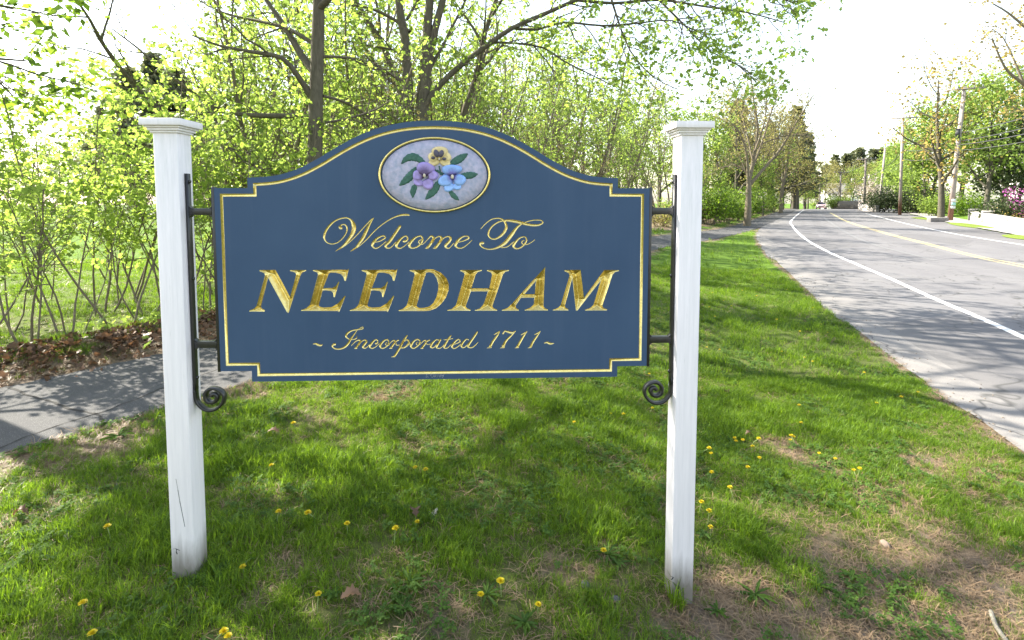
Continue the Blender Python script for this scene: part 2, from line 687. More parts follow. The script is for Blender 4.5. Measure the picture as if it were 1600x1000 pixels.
tyre = t.noise(t.mapping(uv, (0.02, 0.9, 1)), 1.0, 2, 0.5)
c = t.mix(t.ramp(tyre, [(0.50, 0.0), (0.60, 0.45)]), c, (0.10, 0.097, 0.102))
coarse = t.voro(ps, 60, 'F1', 'Distance')
c = t.mix(t.ramp(coarse, [(0.12, 0.55), (0.3, 0.0)]), c, (0.21, 0.205, 0.20))
patch = t.voro(t.mapping(uv, (0.16, 0.42, 1)), 1.0, 'F1', 'Color')
psep = t.n("ShaderNodeSeparateColor")
t.l(patch, psep.inputs[0])
c = t.mix(t.ramp(psep.outputs[0], [(0.80, 0.0), (0.805, 0.45)]), c, (0.085, 0.082, 0.084))
stain = t.noise(ps, 4.5, 3, 0.5)
c = t.mix(t.ramp(stain, [(0.66, 0.0), (0.74, 0.55)]), c, (0.06, 0.058, 0.06))
vx = t.n("ShaderNodeVectorMath", operation='ADD')
t.l(ps, vx.inputs[0])
nv = t.n("ShaderNodeTexNoise")
nv.inputs["Scale"].default_value = 1.5
t.l(ps, nv.inputs["Vector"])
t.l(nv.outputs["Color"], vx.inputs[1])
cr = t.voro(vx.outputs[0], 0.55, 'DISTANCE_TO_EDGE')
crk = t.math('MULTIPLY', t.ramp(cr, [(0.0, 1.0), (0.016, 0.0)]), t.ramp(n3, [(0.38, 0.0), (0.5, 0.9)]))
c = t.mix(crk, c, (0.06, 0.058, 0.056))
t.bsdf(c, 0.85, 0, t.bump(n1, 0.25, 0.004), 0.3)
M['road'] = t.m

RS = smooth_poly(ROAD_EDGE, 0.9)
RS = RS[RS[:, 1] < 330]
strip("road", RS, 0.0, ROAD_W, 14, 0.004, M['road'], "grey asphalt road curving away to the right", wob=0.13, seed=2)


def paint(name, a, b):
    t = NT(name)
    nz = t.noise(t.pos(), 9, 5, 0.7)
    n2 = t.noise(t.pos(), 70, 4, 0.7)
    f = t.math('MULTIPLY', t.ramp(nz, [(0.36, 0.10), (0.60, 0.95)]), t.ramp(n2, [(0.36, 0.25), (0.55, 1.0)]))
    t.bsdf(t.mix(f, b, a), 0.7, 0, None, 0.3)
    return t.m


M['white_line'] = paint("white_road_paint", (0.78, 0.78, 0.76), (0.42, 0.41, 0.41))
M['yellow_line'] = paint("yellow_road_paint", (0.52, 0.42, 0.18), (0.26, 0.23, 0.17))
M['ghost_line'] = paint("worn_white_paint", (0.17, 0.167, 0.168), (0.11, 0.108, 0.11))


def line_px(name, pts, w, mat, lift, label):
    P = smooth_poly(np.array([(ground(a, b).x, ground(a, b).y) for a, b in pts]), 0.5)
    d = P[0] - P[2]
    P = np.vstack([P[0] + d / np.linalg.norm(d) * 14, P[0] + d / np.linalg.norm(d) * 7, P])
    return strip(name, P, -w / 2, w / 2, 2, lift, mat, label)


line_px("edge_line", [(1600, 528), (1531, 497), (1462, 468), (1394, 437), (1342, 414.6), (1290.6, 392), (1256, 371.6), (1238, 353), (1237, 344), (1253, 330), (1258, 328.5)], 0.14,
        M['white_line'], 0.009, "solid white edge line on the near side of the road")
line_px("yellow_line", [(1600, 414.5), (1523, 399), (1436, 377), (1381, 363), (1322, 345), (1298, 332.5)], 0.12, M['yellow_line'], 0.009,
        "double yellow centre line of the road")
line_px("yellow_line", [(1600, 417.8), (1523, 401.6), (1436, 379), (1381, 364.6), (1322, 346), (1296.5, 332.5)], 0.12, M['yellow_line'], 0.0085,
        "double yellow centre line of the road, nearer stripe")
line_px("far_edge_line", [(1600, 383), (1523, 371), (1469, 361), (1414, 349), (1353, 334)], 0.14, M['white_line'], 0.009,
        "white edge line on the far side of the road")
gpt = [(1462, 407), (1410, 394), (1359, 380), (1318, 361), (1290, 342), (1277, 331)]
GP = smooth_poly(np.array([(ground(a, b).x, ground(a, b).y) for a, b in gpt]), 0.5)
strip("worn_line", GP, -0.10, 0.10, 2, 0.008, M['ghost_line'], "worn pale lane line on the road")

# ---- footpath with cracks
t = NT("path_asphalt")
ps = t.pos()
n1 = t.noise(ps, 150, 4, 0.8)
n2 = t.noise(ps, 1.4, 4)
vsp = t.voro(ps, 95, 'F1', 'Distance')
c = t.ramp(n1, [(0.25, (0.04, 0.04, 0.042)), (0.6, (0.078, 0.077, 0.078)), (0.85, (0.15, 0.146, 0.142))])
c = t.mix(t.ramp(n2, [(0.35, 0.0), (0.75, 0.35)]), c, (0.11, 0.107, 0.104))
c = t.mix(t.ramp(vsp, [(0.10, 0.8), (0.24, 0.0)]), c, (0.30, 0.29, 0.28))
t.bsdf(c, 0.9, 0, t.bump(n1, 0.5, 0.006), 0.25)
M['path'] = t.m
PS = smooth_poly(PATH_MID, 0.35)
strip("footpath", PS, -0.92, 0.92, 8, 0.006, M['path'], "grey asphalt footpath running behind the sign", wob=0.05, seed=7)
M['crack'] = plain("crack_dirt", (0.022, 0.02, 0.018), 0.95, var=0.3)


def crack(pts, w, seed):
    P = np.array([(ground(a, b).x, ground(a, b).y) for a, b in pts])
    P = smooth_poly(P, 0.03)
    s = np.arange(len(P)) * 0.03
    P = P + np.stack([fbm(s * 9, s * 0 + seed, seed) - 0.5, fbm(s * 9, s * 0 + 5, seed + 3) - 0.5], 1) * 0.045
    wv = w * (0.35 + 1.2 * fbm(s * 14, s * 0, seed + 8))
    A, B = offset_poly(P, -wv), offset_poly(P, wv)
    V = np.vstack([np.column_stack([A, height(A) + 0.0095]), np.column_stack([B, height(B) + 0.0095])])
    k = len(P)
    i = np.arange(k - 1)
    F = np.stack([i + 1, i + k + 1, i + k, i], 1)
    solo("path_crack", mesh_np("path_crack", V, F, M['crack']), "dark crack across the asphalt footpath", kind="structure")


crack([(8, 604), (30, 613), (70, 626), (105, 639), (135, 645), (150, 650), (162, 660), (168, 666)], 0.011, 4)
crack([(-30, 712), (0, 702), (50, 680), (100, 663), (150, 648), (200, 630), (250, 609), (300, 592), (345, 577), (392, 562)], 0.006, 9)

# ---- far side pavement and driveway
t = NT("pale_concrete")
ps = t.pos()
n1 = t.noise(ps, 40, 5, 0.7)
c = t.ramp(n1, [(0.3, (0.24, 0.228, 0.218)), (0.7, (0.34, 0.325, 0.31))])
t.bsdf(c, 0.9, 0, t.bump(n1, 0.2, 0.005), 0.2)
M['concrete'] = t.m
seg = RS[(RS[:, 1] > -2) & (RS[:, 1] < 75)]
strip("far_pavement", seg, ROAD_W + 0.02, ROAD_W + 2.3, 4, 0.055, M['concrete'], "pale pavement along the far side of the road", wob=0.1, seed=4)

# ---- grass: instanced tufts
def tuft_mesh(name, n, hmin, hmax, spread, width, lean, mat, seed, flat=False):
    r = np.random.default_rng(seed)
    a = r.uniform(0, 2 * math.pi, n)
    rad = spread * np.sqrt(r.uniform(0, 1, n))
    base = np.stack([np.cos(a) * rad, np.sin(a) * rad, np.full(n, -0.006)], 1)
    az = r.uniform(0, 2 * math.pi, n)
    d = np.stack([np.cos(az), np.sin(az), np.zeros(n)], 1)
    sd = np.stack([-np.sin(az), np.cos(az), np.zeros(n)], 1)
    L = r.uniform(hmin, hmax, n)
    ln = r.uniform(0.1, 1, n) * lean
    w = width * r.uniform(0.7, 1.3, n)
    up = np.array([0, 0, 1.0])
    if flat:
        z1, z2 = r.uniform(0.003, 0.02, n), r.uniform(0.0, 0.015, n)
        mid = base + d * (L * 0.5)[:, None] + up * (z1 + 0.006)[:, None] + sd * (r.uniform(-.15, .15, n) * L)[:, None]
        tip = base + d * L[:, None] + up * (z2 + 0.006)[:, None]
    else:
        mid = base + d * (L * ln * 0.35)[:, None] + up * (L * 0.6)[:, None]
        tip = base + d * (L * ln)[:, None] + up * (L * (1 - 0.35 * ln ** 2))[:, None]
    V = np.stack([base - sd * w[:, None] / 2, base + sd * w[:, None] / 2, mid - sd * w[:, None] * 0.4, mid + sd * w[:, None] * 0.4, tip], 1).reshape(-1, 3)
    o = np.arange(n) * 5
    Q = np.stack([o, o + 1, o + 3, o + 2], 1)
    T = np.stack([o + 2, o + 3, o + 4], 1)
    flatF = np.concatenate([Q.ravel(), T.ravel()])
    sizes = np.concatenate([np.full(n, 4), np.full(n, 3)])
    me = mesh_np(name, V, flatF, mat, False, None, sizes)
    at = me.attributes.new("tint", 'FLOAT', 'POINT')
    at.data.foreach_set("value", np.repeat(r.uniform(0, 1, n), 5).astype(np.float32))
    return me


def gn_scatter(name, pts, rot, scl, variants, label):
    """one stuff object: points that instance the tuft meshes"""
    coll = bpy.data.collections.new(name + "_variants")
    for i, me in enumerate(variants):
        coll.objects.link(bpy.data.objects.new(name + "_piece", me))
    me = bpy.data.meshes.new(name)
    me.vertices.add(len(pts))
    me.vertices.foreach_set("co", np.asarray(pts, np.float32).ravel())
    a = me.attributes.new("rot", 'FLOAT_VECTOR', 'POINT')
    a.data.foreach_set("vector", np.asarray(rot, np.float32).ravel())
    a = me.attributes.new("scl", 'FLOAT', 'POINT')
    a.data.foreach_set("value", np.asarray(scl, np.float32))
    a = me.attributes.new("idx", 'INT', 'POINT')
    a.data.foreach_set("value", RNG.integers(0, len(variants), len(pts)).astype(np.int32))
    o = solo(name, me, label, kind="stuff")
    ng = bpy.data.node_groups.new(name + "_scatter", 'GeometryNodeTree')
    ng.interface.new_socket("Geometry", in_out='INPUT', socket_type='NodeSocketGeometry')
    ng.interface.new_socket("Geometry", in_out='OUTPUT', socket_type='NodeSocketGeometry')
    N = ng.nodes
    gi, go = N.new("NodeGroupInput"), N.new("NodeGroupOutput")
    ci = N.new("GeometryNodeCollectionInfo")
    ci.inputs["Collection"].default_value = coll
    ci.inputs["Separate Children"].default_value = True
    ci.inputs["Reset Children"].default_value = True
    iop = N.new("GeometryNodeInstanceOnPoints")
    iop.inputs["Pick Instance"].default_value = True

    def na(nm, typ):
        q = N.new("GeometryNodeInputNamedAttribute")
        q.data_type = typ
        q.inputs["Name"].default_value = nm
        return [s for s in q.outputs if s.enabled and s.name == "Attribute"][0]
    L = ng.links
    L.new(gi.outputs[0], iop.inputs["Points"])
    L.new(ci.outputs[0], iop.inputs["Instance"])
    L.new(na("idx", 'INT'), iop.inputs["Instance Index"])
    L.new(na("rot", 'FLOAT_VECTOR'), iop.inputs["Rotation"])
    L.new(na("scl", 'FLOAT'), iop.inputs["Scale"])
    L.new(iop.outputs[0], go.inputs[0])
    md = o.modifiers.new("scatter", 'NODES')
    md.node_group = ng
    return o


def sample_lawn(n, y0, y1, xm=1.15):
    """points in view between depths, uniform per area"""
    y = np.sqrt(RNG.uniform(y0 ** 2, y1 ** 2, n))
    x = RNG.uniform(-1, 1, n) * (y * xm + 0.6)
    return np.stack([x, y], 1)


def on_lawn(xy):
    dr = poly_dist(ROAD_C, xy)
    dp = poly_dist(PATH_C, xy)
    jit = 0.06 * (fbm(xy[:, 0] * 3, xy[:, 1] * 3, 31) - 0.5)
    return (dr > 0.0 + jit) & (np.abs(dp) > 0.93 + jit), dr, dp


def lawn_z(xy):
    xy = np.asarray(xy, float).reshape(-1, 2)
    dp = poly_dist(PATH_C, xy)
    return height(xy) + np.exp(-((dp - 1.75) / 0.5) ** 2) * (1 - sstep(7.5, 11, xy[:, 1])) * 0.16


GP_, GR_, GS_ = [], [], []
SP_, SR_, SS_ = [], [], []
for (n, y0, y1, sc, keepw) in [(88000, 1.9, 6.0, 1.0, 1.0), (66000, 6.0, 15.0, 1.35, 1.0), (36000, 15.0, 60.0, 2.2, 1.0)]:
    xy = sample_lawn(n, y0, y1)
    ok, dr_, dp_ = on_lawn(xy)
    # beyond the path on the left keep only a sparse field
    xy, dp_ = xy[ok], dp_[ok]
    b = bareness(xy)
    clump = fbm(xy[:, 0] * 2.6, xy[:, 1] * 2.6, 40)
    p = np.clip(1.2 - 1.5 * b, 0.05, 1) * np.clip(0.45 + 1.1 * clump, 0, 1)
    p = np.where(dp_ > 2.0, p * 0.5, p)
    k = RNG.uniform(0, 1, len(xy)) < p
    q = xy[k]
    GP_.append(np.column_stack([q, lawn_z(q)]))
    nq = len(q)
    GR_.append(np.column_stack([RNG.normal(0, 0.22, nq), RNG.normal(0, 0.22, nq), RNG.uniform(0, 6.28, nq)]))
    GS_.append(sc * (0.28 + 1.05 * clump[k] ** 1.8) * RNG.uniform(0.6, 1.35, nq) * (1 - 0.35 * b[k]))
    # dead grass lying flat
    k2 = RNG.uniform(0, 1, len(xy)) < np.clip(0.10 + 0.80 * b, 0, 0.85) * 0.5
    q = xy[k2]
    SP_.append(np.column_stack([q, lawn_z(q) + 0.004]))
    nq = len(q)
    SR_.append(np.column_stack([RNG.normal(0, 0.1, nq), RNG.normal(0, 0.1, nq), RNG.uniform(0, 6.28, nq)]))
    SS_.append(sc * RNG.uniform(0.6, 1.3, nq))
tufts = [tuft_mesh("grass_tuft", 15, 0.045, 0.115, 0.045, 0.0036, 0.9, M['grass'], 50 + i) for i in range(5)]
def clover_mesh(seed):
    r = np.random.default_rng(seed)
    V, F, T_, n = [], [], [], 0
    for i in range(7):
        a = r.uniform(0, 6.28)
        c_ = np.array([math.cos(a), math.sin(a), 0]) * r.uniform(0, 0.045) + np.array([0, 0, r.uniform(0.012, 0.035)])
        tw = r.uniform(0, 6.28)
        tilt = r.normal(0, 0.3, 2)
        for j in range(3):
            b = tw + j * 2.094
            L = r.uniform(0.008, 0.013)
            pts = [(0, 0), (0.7, 0.5), (1.1, 0.28), (1.1, -0.28), (0.7, -0.5)]
            for u_, w_ in pts:
                x_ = (u_ * math.cos(b) - w_ * math.sin(b)) * L
                y_ = (u_ * math.sin(b) + w_ * math.cos(b)) * L
                V.append(c_ + np.array([x_, y_, x_ * tilt[0] + y_ * tilt[1] - abs(w_) * L * 0.2]))
            F.append((n, n + 1, n + 2, n + 3, n + 4))
            n += 5
        T_ += [r.uniform(0, 1)] * 15
    me = mesh_np("clover", np.array(V), np.array(F), M['weed'])
    at = me.attributes.new("tint", 'FLOAT', 'POINT')
    at.data.foreach_set("value", np.array(T_, np.float32))
    return me


straws = [tuft_mesh("straw_tuft", 12, 0.05, 0.11, 0.06, 0.0032, 0.5, M['straw'], 70 + i, True) for i in range(4)]
gn_scatter("grass", np.vstack(GP_), np.vstack(GR_), np.concatenate(GS_), tufts, "short green grass growing over the lawn")
gn_scatter("dead_grass", np.vstack(SP_), np.vstack(SR_), np.concatenate(SS_), straws, "dry straw lying between the grass tufts")

xy = sample_lawn(26000, 1.9, 9.0)
ok, _, dpc = on_lawn(xy)
cl = fbm(xy[:, 0] * 1.9, xy[:, 1] * 1.9, 90)
k = ok & (dpc < -0.9) & (cl > 0.47) & (RNG.uniform(0, 1, len(xy)) < np.clip((cl - 0.47) * 9, 0, 1))
q = xy[k]
gn_scatter("clover", np.column_stack([q, lawn_z(q) + 0.004]), np.column_stack([np.zeros((len(q), 2)), RNG.uniform(0, 6.28, len(q))]), RNG.uniform(0.7, 1.5, len(q)),
           [clover_mesh(95 + i) for i in range(3)], "low clover growing in patches through the lawn")

# grit and crumbs of soil along the ragged road edge
n = 7000
ii_ = RNG.integers(0, len(RS) - 1, n)
keep = (RS[ii_, 1] > 2) & (RS[ii_, 1] < 30)
ii_ = ii_[keep]
tt_ = RNG.uniform(0, 1, len(ii_))[:, None]
base = RS[ii_] * (1 - tt_) + RS[ii_ + 1] * tt_
TT = np.gradient(RS, axis=0)
TT /= np.linalg.norm(TT, axis=1)[:, None]
offs = RNG.exponential(0.20, len(ii_)) - 0.05
xy = base + np.stack([TT[ii_, 1], -TT[ii_, 0]], 1) * offs[:, None]
sz = RNG.uniform(0.006, 0.016, len(xy))
oct_ = np.array([(1, 0, 0), (-1, 0, 0), (0, 1, 0), (0, -1, 0), (0, 0, 0.7), (0, 0, -0.7)], float)
octF = np.array([(0, 2, 4), (2, 1, 4), (1, 3, 4), (3, 0, 4), (2, 0, 5), (1, 2, 5), (3, 1, 5), (0, 3, 5)])
jit = RNG.uniform(0.6, 1.3, (len(xy), 6, 3))
V = np.column_stack([xy, height(xy) + 0.006])[:, None, :] + oct_[None] * jit * sz[:, None, None]
F = (np.arange(len(xy))[:, None, None] * 6 + octF[None]).reshape(-1, 3)
M['grit'] = plain("road_grit", (0.17, 0.14, 0.11), 0.9, var=0.5, scale=40)
solo("road_grit", mesh_np("road_grit", V.reshape(-1, 3), F, M['grit']), "brown grit and crumbs along the ragged road edge", kind="stuff")
# ================================================================== the welcome sign
SL = at_depth(339.5, 435, 2.43)
SR = at_depth(1012.5, 435, 2.51)
SU = np.array([SR.x - SL.x, SR.y - SL.y])
SU /= np.linalg.norm(SU)
SN = np.array([SU[1], -SU[0]])
SO = np.array([(SL.x + SR.x) / 2, (SL.y + SR.y) / 2])
SRZ = math.atan2(SU[1], SU[0])


def suv(px, py, off=0.0):
    """photograph position of a mark -> metres on the sign face (u right, v up)"""
    d = ray(px, py)
    t_ = ((SO + SN * off) @ SN) / (d[:2] @ SN)
    p = d * t_
    return np.array([(p[:2] - SO) @ SU, p[2] + EYE])


def sign_world(u, v, y=0.0):
    q = SO + SU * u - SN * y
    return Vector((q[0], q[1], v))


# ---- materials
t = NT("sign_blue_paint")
ob = t.coord("Object")
n1 = t.noise(t.mapping(ob, (1, 1, 6)), 60, 4, 0.6)
n2 = t.noise(ob, 2.2, 5, 0.6)
n3 = t.noise(ob, 260, 2, 0.5)
c = t.ramp(n2, [(0.3, (0.031, 0.067, 0.134)), (0.7, (0.042, 0.083, 0.157))])
c = t.mix(t.math('MULTIPLY', n1, 0.25), c, (0.022, 0.047, 0.112))
c = t.mix(t.ramp(n3, [(0.70, 0.0), (0.78, 0.35)]), c, (0.13, 0.17, 0.25))
drip = t.noise(t.mapping(ob, (1, 1, 0.06)), 14, 4, 0.6)
c = t.mix(t.ramp(drip, [(0.50, 0.0), (0.72, 0.30)]), c, (0.060, 0.095, 0.17))
chipb = t.ramp(t.noise(ob, 33, 6, 0.8), [(0.735, 0.0), (0.75, 0.8)])
c = t.mix(chipb, c, (0.016, 0.03, 0.07))
t.bsdf(c, 0.62, 0, t.bump(t.math('ADD', n1, t.math('MULTIPLY', n3, 0.6)), 0.25, 0.002), 0.35)
M['blue'] = t.m

t = NT("gold_leaf")
ob = t.coord("Object")
n1 = t.noise(ob, 40, 5, 0.65, 0.8)
n2 = t.noise(t.mapping(ob, (1, 1, 1), (0, 0.6, 0)), 18, 3, 0.6, 1.5)
c = t.ramp(n1, [(0.2, (0.57, 0.44, 0.15)), (0.5, (0.71, 0.57, 0.21)), (0.8, (0.82, 0.69, 0.31))])
wr = t.ramp(n2, [(0.47, 0.0), (0.5, 1.0), (0.53, 0.0)])
bs = t.bsdf(c, 0.27, 0.95, t.bump(t.math('ADD', t.math('MULTIPLY', n1, 0.4), t.math('MULTIPLY', wr, 0.5)), 0.25, 0.003), 0.5)
M['gold'] = t.m

t = NT("white_post_paint")
ob = t.coord("Object")
sep = t.n("ShaderNodeSeparateXYZ")
t.l(ob, sep.inputs[0])
zz = sep.outputs[2]
n1 = t.noise(t.mapping(ob, (1, 1, 0.05)), 55, 5, 0.65)
n2 = t.noise(ob, 5, 5, 0.6)
n3 = t.noise(t.mapping(ob, (1, 1, 0.12)), 26, 6, 0.7, 0.4)
c = t.ramp(n1, [(0.3, (0.76, 0.715, 0.74)), (0.65, (0.865, 0.81, 0.835))])
algae = t.math('MULTIPLY', t.ramp(zz, [(0.0, 0.25), (0.4, 0.0), (0.75, 0.12), (0.93, 0.75), (1.0, 0.55)]), t.ramp(n3, [(0.38, 0.0), (0.62, 1.0)]))
zs = t.math('DIVIDE', zz, 2.2)
algae = t.math('MULTIPLY', t.ramp(zs, [(0.0, 0.2), (0.3, 0.04), (0.72, 0.14), (0.93, 0.7), (1.0, 0.5)]), t.ramp(n3, [(0.36, 0.0), (0.62, 1.0)]))
c = t.mix(t.math('MULTIPLY', algae, 0.6), c, (0.54, 0.55, 0.53))
grime = t.math('MULTIPLY', t.ramp(t.math('ADD', zz, t.math('MULTIPLY', t.math('SUBTRACT', n3, 0.5), 0.22)), [(0.04, 1.0), (0.13, 0.6), (0.22, 0.0)]), 0.95)
c = t.mix(grime, c, (0.20, 0.175, 0.15))
chip = t.ramp(t.noise(t.mapping(ob, (1, 1, 0.25)), 38, 6, 0.75), [(0.685, 0.0), (0.70, 1.0)])
chip = t.math('MULTIPLY', chip, t.ramp(zs, [(0.0, 1.0), (0.12, 0.8), (0.25, 0.0)]))
c = t.mix(chip, c, (0.13, 0.12, 0.11))
scuff = t.math('MULTIPLY', t.ramp(t.noise(t.mapping(ob, (1, 1, 0.035)), 75, 4, 0.6), [(0.63, 0.0), (0.70, 1.0)]), t.ramp(n2, [(0.45, 0.0), (0.62, 0.45)]))
c = t.mix(scuff, c, (0.36, 0.36, 0.35))
t.bsdf(c, 0.5, 0, t.bump(n1, 0.25, 0.003), 0.4)
M['post'] = t.m
M['iron'] = plain("black_iron", (0.012, 0.012, 0.013), 0.32, 0.0, 0.25, 60, 0.12, 0.6)


def relief(name, a, b, sc=60, bump=0.5, rough=0.5):
    t = NT(name)
    nz = t.noise(t.coord("Object"), sc, 4, 0.6)
    c = t.ramp(nz, [(0.35, a), (0.65, b)])
    t.bsdf(c, rough, 0, t.bump(nz, bump, 0.004), 0.45)
    return t.m


M['oval'] = relief("painted_oval", (0.30, 0.33, 0.45), (0.46, 0.43, 0.56), 42, 1.0)
M['leaf_paint'] = relief("painted_leaf_green", (0.02, 0.085, 0.065), (0.045, 0.14, 0.10), 90)


def petal_mat(name, light, dark, r0):
    t = NT(name)
    a = t.attr("petal_r")
    nz = t.noise(t.coord("Object"), 120, 3)
    f = t.math('ADD', a, t.math('MULTIPLY', t.math('SUBTRACT', nz, 0.5), 0.3))
    t.bsdf(t.ramp(f, [(r0, dark), (r0 + 0.3, light), (0.9, light), (1.0, tuple(min(1, c * 1.25) for c in light))]), 0.5)
    return t.m


M['petal_yellow'] = petal_mat("yellow_petal", (0.64, 0.51, 0.25), (0.64, 0.51, 0.25), 0.0)
M['petal_yellow_dark'] = petal_mat("blotched_yellow_petal", (0.74, 0.60, 0.30), (0.08, 0.07, 0.11), 0.40)
M['petal_purple'] = petal_mat("purple_petal", (0.31, 0.24, 0.53), (0.09, 0.055, 0.15), 0.30)
M['petal_blue'] = petal_mat("blue_petal", (0.24, 0.40, 0.76), (0.12, 0.11, 0.36), 0.22)
M['cream'] = plain("cream_eye", (0.62, 0.55, 0.42), 0.5)
M['white_ink'] = plain("white_signature_paint", (0.55, 0.56, 0.58), 0.6)

sign = thing("welcome_sign", "blue carved town sign with gold lettering hung between two white posts", "sign", (SO[0], SO[1], 0), SRZ)

# ---- outline of the board (right half mirrored from the left)
left = [(-1.0425, 1.001), (-1.0425, 1.884), (-0.886, 1.884), (-0.886, 1.933)]
ogee = [(-0.886, 1.933), (-0.80, 1.938), (-0.7308, 1.9486), (-0.645, 1.977), (-0.557, 2.022), (-0.478, 2.070), (-0.405, 2.111), (-0.33, 2.146),
        (-0.255, 2.1725), (-0.17, 2.192), (-0.085, 2.2025), (0.0, 2.206)]
og = smooth_poly(np.array(ogee), 0.02)
half = left[:3] + [tuple(p) for p in og]
outline = [(-0.8945, 0.9455), (-0.8945, 0.999)] + [(-1.0425, 0.999)] + [(-1.0425, 1.884), (-0.886, 1.884)] + [tuple(p) for p in og]
right = [(-x, y) for x, y in reversed(outline[:-1])]
OUT = np.array(outline + right)            # clockwise from bottom left
EXTRA = []


def inset(P, d):
    """inset a closed clockwise polygon with mitred corners"""
    P = np.asarray(P)
    n_ = len(P)
    out = []
    for i in range(n_):
        a, b, c = P[i - 1], P[i], P[(i + 1) % n_]
        e1, e2 = (b - a) / np.linalg.norm(b - a), (c - b) / np.linalg.norm(c - b)
        n1, n2 = np.array([e1[1], -e1[0]]), np.array([e2[1], -e2[0]])
        k = 1 + n1 @ n2
        out.append(b + (n1 + n2) * d / max(k, 0.3))
    return np.array(out)


# ---- lettering: strokes (centre line with width) traced in enlarged crops
GLYPHS = []        # dicts: name, mode, data


def cat_open(P, k=7):
    P = np.asarray(P, float)
    if len(P) == 2:
        return P
    Q = np.vstack([2 * P[0] - P[1], P, 2 * P[-1] - P[-2]])
    out = []
    for i in range(1, len(Q) - 2):
        p0, p1, p2, p3 = Q[i - 1], Q[i], Q[i + 1], Q[i + 2]
        n_ = max(2, int(np.linalg.norm((p2 - p1)[:2]) / 16))
        n_ = min(n_, k)
        t_ = (np.arange(n_) / n_)[:, None]
        out.append(0.5 * ((2 * p1) + (-p0 + p2) * t_ + (2 * p0 - 5 * p1 + 4 * p2 - p3) * t_ ** 2 + (-p0 + 3 * p1 - 3 * p2 + p3) * t_ ** 3))
    out.append(P[-1:])
    return np.vstack(out)


def glyph(label, ox, oy, sc, *strokes):
    g = []
    for s in strokes:
        P = cat_open(np.array(s, float))
        C = np.array([suv(ox + p[0] / sc, oy + p[1] / sc) for p in P])
        hw = np.maximum(P[:, 2], 9) / sc * 0.00312 / 2 * 1.08
        g.append((C, hw))
    GLYPHS.append({"label": label, "strokes": g})


A1 = (495, 330, 12.31)
A2 = (615, 330, 12.31)
A3 = (735, 330, 12.31)
glyph("script W", *A1,
      [(465, 325, 62), (440, 300, 40), (470, 265, 20), (530, 255, 22), (575, 300, 24), (580, 370, 22), (540, 460, 20), (460, 555, 18), (380, 610, 18), (290, 630, 18),
       (200, 605, 20), (150, 540, 26), (145, 460, 36), (190, 350, 40), (280, 240, 34), (390, 165, 26), (520, 128, 22), (600, 135, 24), (665, 180, 40), (705, 250, 66),
       (715, 320, 74), (690, 420, 66), (620, 530, 50), (540, 630, 36), (450, 710, 22), (365, 765, 8)],
      [(365, 765, 8), (500, 690, 14), (640, 580, 18), (780, 445, 16), (930, 280, 18), (1040, 165, 16), (1095, 125, 8)],
      [(1095, 125, 8), (1030, 220, 36), (960, 360, 54), (895, 500, 56), (820, 610, 44), (740, 710, 28), (650, 770, 8)],
      [(650, 770, 8), (800, 680, 14), (950, 550, 18), (1100, 390, 18), (1250, 260, 18), (1400, 160, 20), (1530, 100, 24), (1627, 74, 34), (1717, 68, 36), (1772, 75, 28)])
glyph("script e", *A1, [(1110, 595, 16), (1200, 580, 18), (1290, 530, 26), (1320, 500, 26), (1290, 475, 24), (1230, 485, 26), (1150, 530, 40), (1090, 600, 50), (1065, 660, 36),
                        (1100, 705, 24), (1150, 712, 20), (1230, 665, 16), (1330, 580, 14)])
glyph("script l", *A1, [(1604, 285, 44), (1500, 440, 48), (1400, 580, 50), (1330, 650, 44), (1330, 690, 36), (1370, 710, 24), (1430, 690, 16), (1520, 590, 14)])
glyph("script c", *A2, [(195, 580, 44), (240, 570, 36), (270, 525, 28), (250, 480, 24), (190, 490, 26), (110, 560, 44), (55, 640, 50), (60, 690, 34), (110, 712, 24),
                        (160, 700, 18), (240, 640, 14), (300, 585, 12)])
glyph("script o", *A2, [(520, 475, 24), (440, 495, 28), (360, 560, 44), (305, 640, 46), (320, 695, 34), (370, 710, 24), (440, 690, 26), (510, 640, 30), (550, 570, 36),
                        (555, 510, 28), (520, 475, 24)],
      [(525, 545, 16), (485, 570, 18), (490, 610, 18), (540, 640, 16), (600, 600, 14), (650, 545, 14)])
glyph("script m", *A2, [(650, 545, 14), (720, 478, 28), (770, 515, 44), (745, 580, 46), (650, 705, 44)], [(612, 712, 12), (660, 706, 30)],
      [(720, 605, 14), (800, 520, 18), (880, 483, 26), (925, 520, 44), (895, 585, 44), (800, 708, 44)], [(762, 712, 12), (808, 706, 30)],
      [(870, 605, 14), (960, 520, 18), (1040, 485, 26), (1095, 510, 40), (1080, 570, 44), (1010, 645, 46), (1000, 685, 36), (1040, 712, 24), (1080, 700, 16), (1160, 610, 14)])
glyph("script e", *A2, [(1225, 598, 16), (1330, 575, 20), (1430, 530, 28), (1445, 495, 26), (1400, 478, 22), (1320, 495, 28), (1240, 560, 42), (1195, 640, 46), (1205, 685, 32),
                        (1270, 712, 22), (1350, 690, 18), (1440, 620, 14), (1510, 555, 10)])
